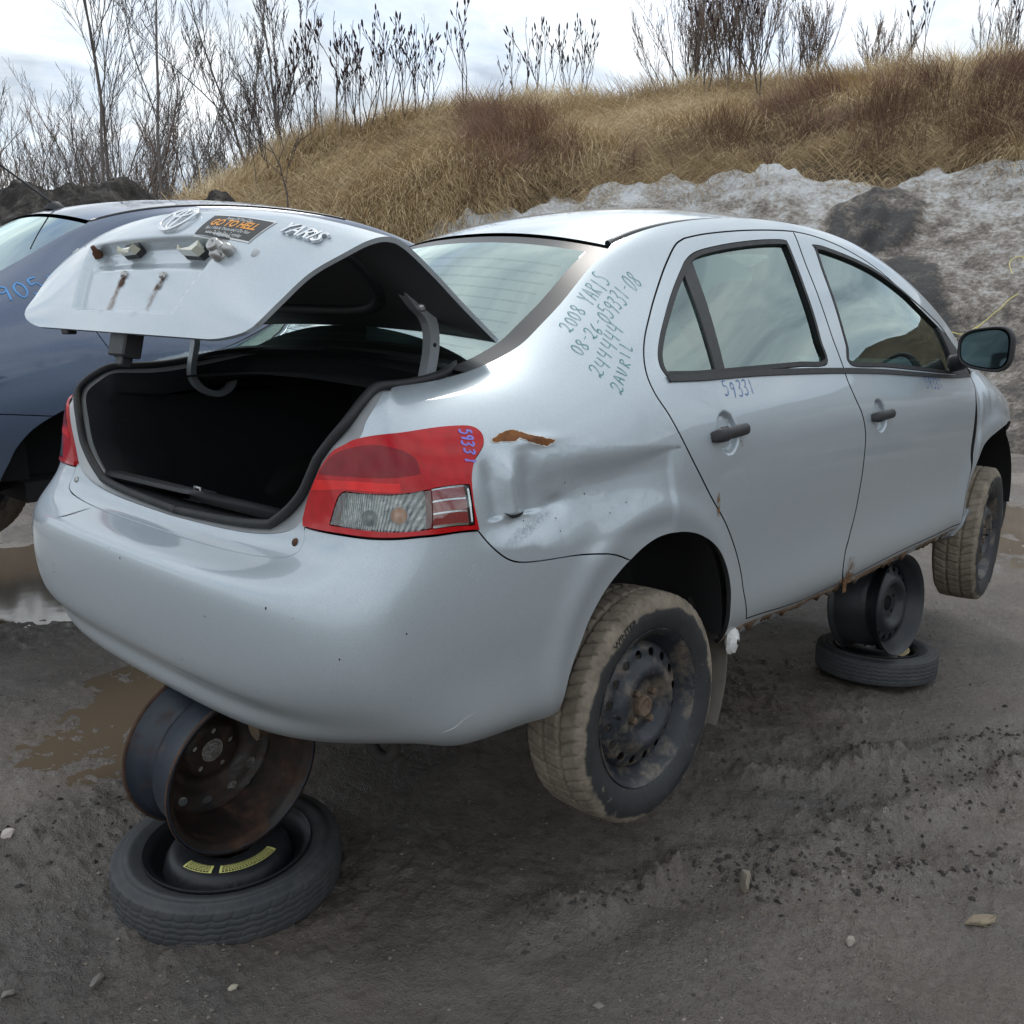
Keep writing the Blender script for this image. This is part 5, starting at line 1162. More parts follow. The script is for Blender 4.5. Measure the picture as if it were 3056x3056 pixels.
    rr = rust_mat('flaking_door_corner', (.05, .028, .015), (.20, .10, .035), (.33, .20, .09), 40)
    c = on_body(11.80, 1.55, .002)[0]; m = MB(); rng = np.random.RandomState(9)
    for k in range(9):
        q = c+rng.uniform([-.03, -.004, -.03], [.045, .004, .05]); sz = rng.uniform(.008, .02, 3)*[1, .25, 1]; m.box(q-sz, q+sz, .002)
    m.build('flaking_rust', rr, car)
    c = on_body(9.62, 1.0, .006)[0]; rng = np.random.RandomState(3); th = np.linspace(0, 2*math.pi, 14, endpoint=False); m = MB()
    rings = []
    for k, f in enumerate((.2, .8, 1., .75, .15)):
        rr_ = (.030+.010*rng.rand(14))*f; rings.append(np.stack([c[0]+rr_*np.cos(th)*.9, np.full(14, c[1]-.004+.010*k-.02), c[2]-.012+rr_*np.sin(th)*1.25], 1))
    m.grid(np.array(rings), closev=True, smooth=False); m.build('torn_filler', MAT['white_plastic'], car)
    # hanging end of the arch liner behind the rear wheel
    pth = crom(np.array([(1.36, .25), (1.385, .18), (1.385, .08), (1.365, .0), (1.345, -.05)]), n=16); m = MB(); G = np.stack([np.stack([pth[:, 0]+o, np.full(16, y), pth[:, 1]], 1) for y, o in ((-.60, 0), (-.72, .012), (-.78, .012), (-.78, .004), (-.72, .004), (-.60, -.006))], 1); m.grid(G, closev=True); m.build('hanging_arch_liner', simple('mud_grey_plastic', (.14, .125, .105), .85, 0, 0, 18, .35), car)
    pth = crom(np.array([(3.86, .50), (3.92, .35), (3.93, .20), (3.90, .12)]), n=14); m = MB(); G = np.stack([np.stack([pth[:, 0]+o, np.full(14, y), pth[:, 1]], 1) for y, o in ((-.55, 0), (-.74, .01), (-.79, .0), (-.79, -.008), (-.55, -.008))], 1); m.grid(G, closev=True); m.build('hanging_bumper_liner', MAT['black_plastic'], car)
    # scratches and stone chips on the bumper
    rng = np.random.RandomState(5); m = MB()
    for (u, v, du, dv) in ((3.3, 5.2, .05, .5), (3.28, 4.9, .03, .4), (5.2, 7.2, .08, .2), (5.3, 6.9, .05, .12), (4.9, 2.6, .3, .35)):
        t = np.linspace(-1, 1, 9); p = on_body(u+du*t, v+dv*t+.04*np.sin(5*t), .0008); w_ = .0008*(1-t**2)[:, None]+.0002; m.grid(np.stack([p+[0, 0, 1]*w_, p-[0, 0, 1]*w_], 1))
    m.build('scratches', simple('scratched_primer', (.62, .64, .66), .7), car)['kind'] = 'stuff'
    m = MB()
    for k in range(26):
        u, v = (rng.uniform(-1.5, 4.5), rng.uniform(3.2, 7.6)) if k < 16 else (rng.uniform(6, 7.5), rng.uniform(7.5, 9.5)); c = on_body(u, v, .0008)[0]; n = _nrm(PS, np.array([u]), np.array([v]))[0]; a_ = np.cross([0, 0, 1.], n); a_ /= np.linalg.norm(a_); b_ = np.cross(n, a_); r = rng.uniform(.0007, .0018); th = np.linspace(0, 2*math.pi, 7, endpoint=False); m.add(c+r*(np.cos(th)[:, None]*a_+np.sin(th)[:, None]*b_*rng.uniform(.8, 2)), [tuple(range(7))], False)
    m.build('stone_chips', MAT['dark_inner_gap_shade'], car)['kind'] = 'stuff'
    # split in the bumper's upper face, left of the middle
    t = np.linspace(0, 1, 12); p = on_body(-1.25-.25*t, 8.75-1.2*t+.06*np.sin(9*t), .001); w_ = .0022*np.sin(np.pi*t)[:, None]+.0003; m = MB(); m.grid(np.stack([p+[.5, 1, 0]*w_, p-[.5, 1, 0]*w_], 1)); m.build('bumper_crack', MAT['dark_inner_gap_shade'], car)
    # scuffs low on the quarter panel
    sm = stain_mat('black_scuff', (.06, .06, .065), .42, 160)
    X, Y = np.meshgrid(np.linspace(-1, 1, 20), np.linspace(-1, 1, 8), indexing='ij'); P_ = on_body((6.15+.42*X).ravel(), (7.95+.35*X+.28*Y).ravel(), .0014).reshape(20, 8, 3); stain('scuff_marks', P_, np.clip(.95-X**2*.8-Y**2, 0, 1), sm, car)
# ---------------------------------------------------------------- tyres and steel wheels (axis y, outboard = -y)
def tyre_part(Rt, Wt, rb, blocks, kind, mat, parent, name='tyre', n=540):
    """Rt outer radius, Wt width, rb bead radius"""
    h = Wt/2; prof = [(rb-.004, -h*.74), (rb+.006, -h*.84), (rb+.016, -h*.90), ((rb+Rt)*.5-.012, -h*.985), ((rb+Rt)*.5+.006, -h), (Rt-.034, -h*.975), (Rt-.020, -h*.93), (Rt-.010, -h*.85)]
    tread = [(Rt-.004+.004*(1-abs(t)**2.5), h*.80*t) for t in np.linspace(-1, 1, 33)]
    full = np.array(prof+tread+[(r, -y) for r, y in prof[::-1]])
    m = len(full); th = np.linspace(0, 2*math.pi, n, endpoint=False)
    T, J = np.meshgrid(th, np.arange(m), indexing='ij'); r = np.broadcast_to(full[:, 0], (n, m)).copy(); y = np.broadcast_to(full[:, 1], (n, m)).copy()
    ty = y/(h*.80); isT = (np.abs(ty) <= 1.02)
    ph = T*blocks/(2*math.pi)
    g = np.zeros_like(r)
    if kind == 'winter':
        for c in (-.36, .36): g = np.maximum(g, np.exp(-((ty-c)/.055)**4))
        a = np.abs(((ph+.75*np.abs(ty)**1.3) % 1)-.5)*2; g = np.maximum(g, np.clip(1-a/.20, 0, 1)**.6*(np.abs(ty) > .40)); 
        a = np.abs(((ph+.30*ty+.3) % 1)-.5)*2; g = np.maximum(g, .8*np.clip(1-a/.16, 0, 1)**.6*(np.abs(ty) < .32))
        dep = .0085
    else:
        for c in (-.55, -.18, .18, .55): g = np.maximum(g, np.exp(-((ty-c-.03*np.sign(np.sin(ph*2*math.pi)))/.035)**4))
        a = np.abs(((ph*1.0+.55*ty) % 1)-.5)*2; g = np.maximum(g, .8*np.clip(1-a/.12, 0, 1)**.6*(np.abs(ty) > .20))
        dep = .0035
    r = r-dep*g*isT
    sh = (~isT) & (r > Rt-.03); a = np.abs((ph % 1)-.5)*2; r = r-.003*np.clip(1-a/.22, 0, 1)*sh
    mb = MB(); mb.grid(np.stack([r*np.cos(T), y, r*np.sin(T)], -1), closeu=True, flip=True)
    return mb.build(name, mat, parent)
def ring_text(text, r, size, y, a0, mat, parent, name, ext=.0008):
    """raised lettering round the sidewall, read from outboard (-y)"""
    V, F = font_mesh(text, size, ext); a = a0-V[:, 0]/r; rr = r+V[:, 1]
    return mobj(name, np.stack([rr*np.cos(a), np.full(len(V), y)-V[:, 2]-ext, rr*np.sin(a)], 1), F, mat, parent, False)
def disc(prof, holes, h, rmax):
    """pressed disc: height profile over the radius with real holes; returns V, F (outboard = -y)"""
    th = np.linspace(0, 2*math.pi, 96, endpoint=False); outer = np.stack([rmax*np.cos(th), rmax*np.sin(th)], 1); H = []
    for (r, a, ra, rb) in holes:
        k = 20 if ra > .012 else 10
        if r == 0: k = 36
        t = np.linspace(0, 2*math.pi, k, endpoint=False); x = r+ra*np.cos(t); yv = rb*np.sin(t); H.append(np.stack([x*math.cos(a)-yv*math.sin(a), x*math.sin(a)+yv*math.cos(a)], 1)[::-1])
    vo, F = cdt(outer, H, h)
    R_ = np.hypot(vo[:, 0], vo[:, 1]); yv = np.interp(R_, prof[:, 0], prof[:, 1]); return np.stack([vo[:, 0], yv, vo[:, 1]], 1), F[:, ::-1], H
HUBRUST = rust_mat('tan_hub_rust', (.07, .045, .03), (.15, .105, .07), (.24, .19, .14), 50)
def steel_wheel(parent, mats, rr=.207, wid=.165, nholes=16, hub=True, bore=False, face=None, rim_name='rim'):
    """pressed steel wheel; outboard flange at y=-wid/2"""
    h = wid/2
    barrel = [(rr-.002, -h-.004), (rr, -h), (rr-.003, -h+.006), (rr-.016, -h+.012), (rr-.018, -h+.030), (rr-.040, -h+.046), (rr-.042, -h+.075), (rr-.022, -h+.095), (rr-.020, h-.018), (rr-.016, h-.010), (rr-.002, h-.006), (rr, h), (rr-.004, h+.003), (rr-.006, h), (rr-.018, h-.008), (rr-.024, h-.016), (rr-.026, -h+.097), (rr-.046, -h+.077), (rr-.044, -h+.044), (rr-.021, -h+.028), (rr-.020, -h+.010), (rr-.006, -h+.001)]
    m = MB(); m.lathe(barrel[:14], 96, flip=True); rim = m.build(rim_name, mats[0], parent)
    m = MB(); m.lathe(barrel[13:]+[barrel[0]], 96, flip=True); m.build('inner_barrel', mats[1], rim)
    f = rr/.207
    prof = np.array([(0, -.030), (.040, -.030), (.066, -.030), (.074, -.036), (.080, -.052), (.092, -.060), (.104, -.060), (.116, -.050), (.124, -.040), (.150, -.033), (.160, -.026), (.168, -.012), (.172, .0)]); prof[:, 0] *= f; prof[:, 1] -= .016
    prof = face if face is not None else prof
    holes = [(.140*f, k*2*math.pi/nholes+.1, .0115, .0125 if nholes > 12 else .016) for k in range(nholes)]
    if bore: holes += [(0, 0, .031, .031)]+[(.052, k*2*math.pi/5+.4, .0075, .0075) for k in range(5)]
    V, F, H = disc(prof, holes, .012, .172*f)
    V2 = V+[0, .004, 0]; fr = mobj('wheel_disc', np.vstack([V, V2]), np.vstack([F, F[:, ::-1]+len(V)]), mats[1], rim, True)
    if hub:
        m = MB(); m.lathe([(0, -.062), (.018, -.062), (.022, -.066), (.026, -.066), (.028, -.060), (.030, -.046)], 32, flip=True); m.build('hub_cap', HUBRUST, rim)
        for k in range(4):
            a = k*math.pi/2+.6; n_ = MB(); n_.lathe([(0, -.066), (.006, -.066), (.010, -.063), (.0105, -.046)], 6, 'y', (.050*math.cos(a), 0, .050*math.sin(a)), flip=True, smooth=False); n_.build('wheel_nut', HUBRUST, rim)
    return rim
def build_wheels(car):
    def wheel(c, steer=0., camber=0., side=1, first=None):
        w = empty('wheel', c); w.parent = car; w.rotation_euler = (camber, 0, (0 if side > 0 else math.pi)+steer)
        if first is None:
            t = tyre_part(.301, .185, .205, 52, 'winter', MAT['tyre_muddy'], w)
            ring_text('WINTER', .262, .026, -.0915, R(118), MAT['black_plastic'], t, 'sidewall_lettering')
            ring_text('185/60R15', .258, .018, -.0915, R(300), MAT['black_plastic'], t, 'sidewall_lettering')
            m = MB(); m.tube([(-.158, -.085, .03), (-.160, -.108, .03)], .005, 8); 
            rim = steel_wheel(w, (MAT['rim_muddy'], MAT['rim_muddy']), .2075, .15); m.V = [v for v in m.V]; m.build('valve', MAT['rubber'], rim)
        else:
            for ch in first.children: link_copy(ch, w)
        return w
    rr = wheel((.941, -.752, .149), 0, R(-1.5))
    wheel((3.493, -.765, .165), R(7), 0, 1, rr); wheel((.941, .752, .149), 0, 0, -1, rr); wheel((3.493, .765, .165), 0, 0, -1, rr)
def spare_wheel(loc, Rt, label, rot=(0, 0, 0), labels=True, group=None):
    """narrow spare lying flat, outer face up"""
    w = empty('spare_wheel', loc, label, 'spare wheel', group, rot=rot)
    A = rotm('x', -math.pi/2)        # -y -> +z
    rb = Rt-.078
    t = tyre_part(Rt, .112, rb+.004, 40, 'rib', MAT['tyre'], w, n=480)
    f = rb/.2
    face = np.array([(0, -.020), (.030, -.020), (.055, -.026), (.062, -.046), (.085, -.052), (.120, -.050), (.140, -.044), (.150, -.030), (.158, .0), (.165, .012), (.172, .012)]); face[:, 0] *= f
    rim = steel_wheel(w, (MAT['rim_black'], MAT['rim_black']), rb+.004, .098, 0, False, True, face)
    for o in (t, rim):
        for q in [o]+list(o.children): q.data.transform(Matrix(A.tolist()).to_4x4())
    if labels:
        for a0, a1 in ((R(178), R(214)), (R(222), R(292))):
            a = np.linspace(a0, a1, 30)[:, None]; r = np.array([[.106*f, .114*f, .122*f, .130*f]]); P = np.stack([r*np.cos(a), r*np.sin(a), np.interp(r, face[:, 0], -face[:, 1])+.0022+0*a], -1)
            m = MB(); m.grid(P); lb = m.build('warning_label', MAT['yellow_label'], w)
            m = MB(); rng = np.random.RandomState(int(a0*100))
            for k, rv in enumerate((.109, .1135, .118, .1225, .127)):
                q = a0+.05
                while q < a1-.06:
                    L = rng.uniform(.02, .06); aa = np.linspace(q, min(q+L, a1-.05), 4)[:, None]; th_ = .0011 if k < 4 else .0018; rw = np.array([[rv*f-th_, rv*f+th_]]); m.grid(np.stack([rw*np.cos(aa), rw*np.sin(aa), np.interp(rw, face[:, 0], -face[:, 1])+.0030+0*aa], -1)); q += L+.014
            pr = m.build('label_print', MAT['black_print'], lb); pr['kind'] = 'stuff'
    return w
def bare_rim(loc, rot, rr, wid, mats, label, nholes=12, flip=False, group=None):
    w = empty('steel_rim', loc, label, 'wheel rim', group, rot=rot)
    rim = steel_wheel(w, mats, rr, wid, nholes, False, True, rim_name='barrel')
    return w, rim
def build_stacks():
    spare_wheel((.126, -.135, CZ-.26+.056), .278, 'spare wheel with yellow warning labels lying flat under the rear bumper', (R(1.5), R(-1), .15))
    w, rim = bare_rim((.135, -.120, CZ+.066), (R(-5), 0, math.pi+R(3)), .206, .195, (MAT['rim_rusty'], MAT['rim_brown']), 'rusty black steel rim standing on the labelled spare under the bumper', 12)
    m = MB(); m.lathe([(.2075, -.1005), (.209, -.0965), (.206, -.0905), (.200, -.0925)], 80, flip=True); m.lathe([(.2075, .1005), (.209, .0965), (.206, .0905), (.200, .0925)], 80); m.build('rolled_edge', MAT['rim_edge'], w)
    spare_wheel((2.80, -.665, CZ-.325+.056), .240, 'worn spare wheel lying flat under the right sill', (R(2), R(2), 1.2), False)
    w, rim = bare_rim((2.67, -.70, CZ+.012), (R(-4), 0, R(-4)), .200, .20, (MAT['rim_black'], MAT['rim_black']), 'black steel rim standing on the spare under the right sill', 16)
    m = MB(); a = np.linspace(R(250), R(330), 20)[:, None]; r = np.array([[.10, .128]]); m.grid(np.stack([2.80+r*np.cos(a), -.665+r*np.sin(a), CZ-.325+.056+.046+0*a+0*r], -1)); 
    lb = m.build('old_tyre_label', simple('peeling_yellowed_label', (.45, .36, .20), .8, 0, 0, 30, .3), None)
    sp = [o for o in bpy.data.objects if o.name.startswith('spare_wheel')][-1]; bpy.context.view_layer.update(); lb.parent = sp; lb.matrix_parent_inverse = sp.matrix_world.inverted()
# ---------------------------------------------------------------- navy sedan standing behind, parallel to the silver one
def build_blue_car():
    t = NT('navy_metallic_paint'); fl = t.vor(800, out='Color'); sp = t.n('SeparateColor'); t.l(fl, sp.inputs[0])
    d = t.mr(t.noise(3, 8, .7), .52, .85, 0, .28); d = t.math('ADD', d, t.mr(t.xyz()[2], .7, .2, 0, .35))
    t.set(base=t.mix(d, t.mix(sp.outputs[0], (.060, .088, .150), (.095, .130, .205)), (.12, .12, .125)), metal=.35, rough=t.mr(d, 0, .5, .28, .55), coat=t.mr(d, 0, .5, 1, .3), coatr=.04); MAT['navy'] = nav = t.m
    b = empty('blue_sedan', (-.36, 2.64, CZ+.155), 'navy blue sedan parked behind the open trunk lid', 'car'); b.scale = (1.05, 1.06, 1.045)
    U = UVC; rev = lambda L: list(L)[::-1]
    for sg in (1, -1):
        arch_q = list(U['arch_q'])[:12]+[(9.36, 1.3), (9.40, .55)]; Tr = [(a, 17.) for a in np.arange(17.6, 9.3, -.6)]+[(9.25, 17.)]
        body = [[(4.2, 6.9), (5.6, 6.7), (7.414, 5.769)], arch_q, [(9.40, .55), (12, .5), (15.52, .55)], [(15.52, .55), (15.50, 1.85)], rev(U['door_bot']), U['door_rear'], U['door_top_r'], U['door_top_f'], [U['door_top_f'][-1], (16.3, 12.2)], [(16.3, 12.2), (17.6, 14.6)], [(17.6, 14.6), (17.6, 17.)], Tr, rev(U['cpillar']), rev(U['open_top2']), [U['open_top2'][0], (3.3, 13.6)], [(3.3, 13.6), (4.2, 13.2), (4.4, 10), (4.2, 6.9)]]
        if sg > 0 or True: panel('body_side', loop(body, sgn=sg), nav, b, h=.03, surf=P0)
        i_s = [i for i, q in enumerate(U['door_bot']) if q == U['split'][-1]][0]
        wr = loop([U['win_r']+[U['win_r'][0]]], sgn=sg); wf = loop([U['win_f']+[U['win_f'][0]]], sgn=sg)
        for nm, o, win in (('rear_door', loop([rev(U['door_rear']), U['door_bot'][:i_s+1], rev(U['split']), rev(U['door_top_r'])], sgn=sg), wr), ('front_door', loop([U['door_bot'][i_s:], U['door_front'], [U['door_front'][-1], U['door_top_f'][-1]], rev(U['door_top_f']), U['split']], sgn=sg), wf)):
            dr = panel(nm, o, nav, b, holes=[win], h=.04, surf=P0); inner = shrink(win if area(win) > 0 else win[::-1], .02)
            panel('window_seal', win, MAT['rubber'], dr, holes=[inner], h=.03, off=.002, gap=-.004, flange=.016, surf=P0); panel('window_glass', inner, MAT['glass'], dr, h=.06, off=-.008, gap=-.006, flange=0, surf=P0)
        panel('tail_lamp', loop([[(3.3, 13.5), (4.15, 13.1), (4.35, 10), (4.15, 7.0)], [(4.15, 7.0), (2.6, 9.6)], [(2.6, 9.6), (3.3, 13.5)]], sgn=sg), MAT['red_lens'], b, h=.03, off=.004, surf=P0)
        w = [(17.0, 12.4)]
        wing = [U['door_front'], [U['door_front'][-1], (16.3, 12.2)], [(16.3, 12.2), (17.6, 14.6)], [(17.6, 14.6), (17.9, 17.)], [(a, 17.) for a in np.arange(17.9, 20.4, .4)], [(20.3, 17), (20.3, 11)], [(20.3, 11), (19.5, 6.2)], [(19.5, 6.2), (18.4, 7.2), (17.1, 6.8), (16.3, 5.5), (15.74, 3.8), (15.66, 3.0)], [(15.66, 3.0), (15.53, 2.05)]]
        panel('front_wing', loop(wing, sgn=sg), nav, b, h=.05, surf=P0)
        m = MB(); m.lathe([(.0, -.50), (.33, -.50), (.37, -.52), (.374, -.70), (.36, -.815)], 36, 'y', (.93, 0, .30), -.25, math.pi+.25, flip=True); m.V = [v*np.array([1, sg, 1]) for v in m.V]; m.build('wheel_arch_liner', MAT['dark_inner_gap_shade'], b)
        us = np.linspace(19.55, 23, 16); vs = np.linspace(.8, 17, 16); m = MB(); Uu, Vv = np.meshgrid(us, vs, indexing='ij'); m.grid(P0(sg*Uu.ravel(), Vv.ravel()).reshape(16, 16, 3), flip=sg < 0); m.build('front_bumper', nav, b)
    arch_b = list(U['arch_b'][:9])+[(6.63, .75)]
    panel('rear_bumper', loop(mirror_full([[(0, .75), (3, .8), (6.63, .75)], rev(arch_b), [(7.414, 5.769), (5.6, 6.7), (4.2, 6.9)], [(4.2, 6.9), (2.6, 9.5)], [(2.6, 9.5), (1.5, 9.2), (0, 9.2)]])), nav, b, h=.03, surf=P0)
    m = MB(); A, Wg = np.meshgrid(np.linspace(0, 10, 30), np.linspace(-1, 1, 31), indexing='ij'); m.grid(lid_skin(A, Wg, False)); m.build('trunk_lid', nav, b)
    E = [np.array([6.55, 16.7])]+[np.array(q) for q in U['cpillar']]; s, v = undom(crom(dom(E), n=24)); gz = P0(s, v)-_nrm(P0, s, v)*.004
    Tq = np.array([(a, 17.) for a in np.r_[9.25, np.arange(9.5, 20.01, .5)]]); sT, vT = undom(crom(dom(Tq), n=90)); top = P0(sT, vT)
    def cross(rows, crown, n=25):
        w = np.linspace(1, -1, n); P = np.zeros((len(rows), n, 3)); P[..., 0] = rows[:, None, 0]; P[..., 1] = rows[:, None, 1]*w; P[..., 2] = rows[:, None, 2]; return P+np.asarray(crown)[:, None, :]*(1-np.abs(w)**2.2)[None, :, None]
    tt = np.linspace(0, 1, 24)[:, None]; m = MB(); m.grid(cross(gz, np.array([[-.085, 0, .018]])*(1-tt)+np.array([[-.07, 0, .052]])*tt)); m.build('rear_window', MAT['rear_glass'], b)
    ix = lambda x: int(np.argmin(np.abs(top[:, 0]-x))); r1, r2 = ix(2.42), ix(3.46)
    tt = np.linspace(0, 1, r1+1)[:, None]; c = np.array([[-.07, 0, .052]])*(1-tt)+np.array([[.10, 0, .06]])*tt; RG = cross(top[:r1+1], c); m = MB(); m.grid(RG); roof = m.build('roof', nav, b)
    for sg in (1, -1):
        q = top[:r1+1]*np.array([1, sg, 1])+[0, 0, -.002]; m = MB(); m.tube(q, .007, 6); m.build('roof_gutter_moulding', MAT['black_gloss'], b)
    tt = np.linspace(0, 1, r2-r1+1)[:, None]; m = MB(); m.grid(cross(top[r1:r2+1], np.array([[.10, 0, .06]])*(1-tt)+np.array([[.20, 0, .03]])*tt)); m.build('windscreen', MAT['glass'], b)
    tt = np.linspace(0, 1, len(top)-r2)[:, None]; m = MB(); m.grid(cross(top[r2:], np.array([[.20, 0, .03]])*(1-tt)+np.array([[.16, 0, .05]])*tt)); m.build('bonnet', nav, b)
    # roof aerial
    c = RG[3, 12]; m = MB(); m.lathe([(0, .034), (.012, .032), (.024, .018), (.034, .004), (.036, -.004)], 18, 'z'); m.V = [v*np.array([1.4, .8, 1]) for v in m.V]; m.xf(np.eye(3), c); an = m.build('aerial', MAT['black_plastic'], b)
    m = MB(); m.tube([tuple(c+[-.01, 0, .025]), tuple(c+[-.20, .01, .16]), tuple(c+[-.28, .012, .215])], [.006, .0045, .004], 8); m.build('aerial_rod', MAT['black_plastic'], an)
    writing('marker_writing', '9051', (7.2, 13.2), (8.05, 13.0), .066, MAT['marker_sky'], b, .006, .1, .002, 11, surf=P0)
    # crease line along the flank
    m = MB(); m.box((.75, -.69, .22), (3.3, .69, .30)); m.box((.14, -.6, .30), (.80, .6, .8)); m.box((1.2, -.72, .25), (3.2, .72, .95)); m.build('underbody', MAT['dark_inner_gap_shade'], b)
    m = MB(); m.box((1.2, -.5, .9), (1.35, .5, 1.12), .04); m.box((2.1, -.6, .8), (2.2, .6, 1.15), .04); m.build('seats', MAT['dash'], b)
    for x, y, sgn in ((3.493, -.765, 1), (.941, .752, -1), (3.493, .765, -1)):
        w = empty('wheel', (x, y, .10)); w.parent = b; w.rotation_euler = (0, 0, 0 if sgn > 0 else math.pi)
        src = [o for o in bpy.data.objects if o.name == 'wheel'][0]
        for ch in src.children: link_copy(ch, w)
    return b
# ---------------------------------------------------------------- plants, stones, litter
def fast_mesh(name, V, F, mat, attr=None, parent=None, smooth=False):
    V = np.asarray(V, np.float32); F = np.asarray(F, np.int32); k = F.shape[1]; me = bpy.data.meshes.new(name)
    me.vertices.add(len(V)); me.vertices.foreach_set('co', V.ravel()); me.loops.add(F.size); me.loops.foreach_set('vertex_index', F.ravel())
    me.polygons.add(len(F)); me.polygons.foreach_set('loop_start', np.arange(0, F.size, k, dtype=np.int32)); me.polygons.foreach_set('loop_total', np.full(len(F), k, np.int32)); me.polygons.foreach_set('use_smooth', np.full(len(F), smooth))
    me.update(calc_edges=True); me.materials.append(mat)
    if attr is not None:
        a = me.color_attributes.new('tint', 'FLOAT_COLOR', 'POINT'); a.data.foreach_set('color', np.hstack([attr, np.ones((len(attr), 1))]).astype(np.float32).ravel())
    o = bpy.data.objects.new(name, me); col.objects.link(o); o.parent = parent; return o
def tint_mat(name, rough=.9):
    t = NT(name); a = t.n('Attribute'); a.attribute_name = 'tint'; t.set(base=a.outputs['Color'], rough=rough, spec=.2); return t.m
def bark_mat(name, c, s=9):
    t = NT(name); n = t.noise(s, 6, .65); t.set(base=t.mix(n, tuple(x*.55 for x in c), tuple(x*1.4 for x in c)), rough=.9); return t.m
BARK = {'grey': bark_mat('grey_bark', (.155, .138, .126)), 'dark': bark_mat('dark_bark', (.085, .07, .065)), 'brown': bark_mat('brown_twigs', (.21, .155, .12)), 'red': bark_mat('red_brown_twigs', (.20, .115, .09))}
FRUIT = simple('dark_red_sumac_fruit', (.030, .012, .014), .9, 0, 0, 40, .4)
def grow(rng, p, d, L, r, lev, maxlev, out, spread=.5, up=.18, nseg=5, split=(2, 4), gnarl=.12, tips=None, ratio=.62, low=.35):
    pts = [np.array(p, float)]; d = np.array(d, float)
    for k in range(nseg):
        d = d+rng.normal(0, gnarl, 3); d[2] += up*.3; d /= np.linalg.norm(d); pts.append(pts[-1]+d*L/nseg)
    pts = np.array(pts); rad = np.linspace(r, r*.45 if lev < maxlev else r*.25, nseg+1); out.append((lev, pts, rad))
    if lev >= maxlev:
        if tips is not None: tips.append((pts[-1], d))
        return
    n = rng.randint(split[0], split[1]+1)
    for k in range(n):
        t = low+(1-low)*(k+rng.rand())/n; i = min(nseg-1, int(t*nseg)); q = pts[i]+(pts[i+1]-pts[i])*(t*nseg-i)
        a = rng.normal(0, 1, 3); a -= d*np.dot(a, d); a /= np.linalg.norm(a)+1e-9
        nd = d*math.cos(spread)+a*math.sin(spread); nd[2] += up; nd /= np.linalg.norm(nd)
        grow(rng, q, nd, L*ratio*(1.15-.5*t)*rng.uniform(.75, 1.15), max(.004, r*(1-.55*t)*.62), lev+1, maxlev, out, spread, up, max(3, nseg-1), split, gnarl*1.15, tips, ratio, low*.8)
    if lev > 0 or True:
        grow(rng, pts[-1], d, L*ratio*.8, r*.45, lev+1, maxlev, out, spread, up, max(3, nseg-1), split, gnarl*1.15, tips, ratio, low*.8)
def plant_obj(name, out, mats, cut, loc=(0, 0, 0), label=None, cat='tree', group=None, names=('trunk', 'crown'), minr=.006):
    root = empty(name, loc, label, cat, group)
    for nm, sel, mat in ((names[0], lambda l: l < cut, mats[0]), (names[1], lambda l: l >= cut, mats[1])):
        VV, FF, n0 = [], [], 0
        for lev, pts, rad in out:
            if not sel(lev): continue
            k = 7 if lev == 0 else (4 if lev == 1 else 3); m = len(pts); t = np.gradient(pts, axis=0); t /= np.linalg.norm(t, axis=1)[:, None]+1e-9
            ref = np.array([1., .3, .1]); a = np.cross(t, ref); a /= np.linalg.norm(a, axis=1)[:, None]+1e-9; b = np.cross(t, a); th = np.arange(k)*2*math.pi/k
            G = pts[:, None]+np.maximum(rad, minr)[:, None, None]*(np.cos(th)[None, :, None]*a[:, None]+np.sin(th)[None, :, None]*b[:, None])
            VV.append(G.reshape(-1, 3)); i = np.arange(m-1)[:, None]*k; j = np.arange(k)[None, :]; F = np.stack([i+j, i+(j+1) % k, i+k+(j+1) % k, i+k+j], -1).reshape(-1, 4)+n0; FF.append(F); n0 += m*k
        if VV: fast_mesh(nm, np.vstack(VV), np.vstack(FF), mat, None, root, True)
    return root
def place(o, az, r, s=1., rz=0., zf=None, sink=.1):
    x, y = polar(math.radians(az), r); z = float((zf or hill_surface)(np.array([math.radians(az)]), np.array([r]))[0]); o.location = (x, y, z-sink); o.scale = (s, s, s); o.rotation_euler = (0, 0, rz); return o
def copy_plant(src, label=None, group=None):
    c = link_copy(src)
    if label: c['label'] = label
    if group: c['group'] = group
    return c
flat0 = lambda a, r: np.zeros_like(a)
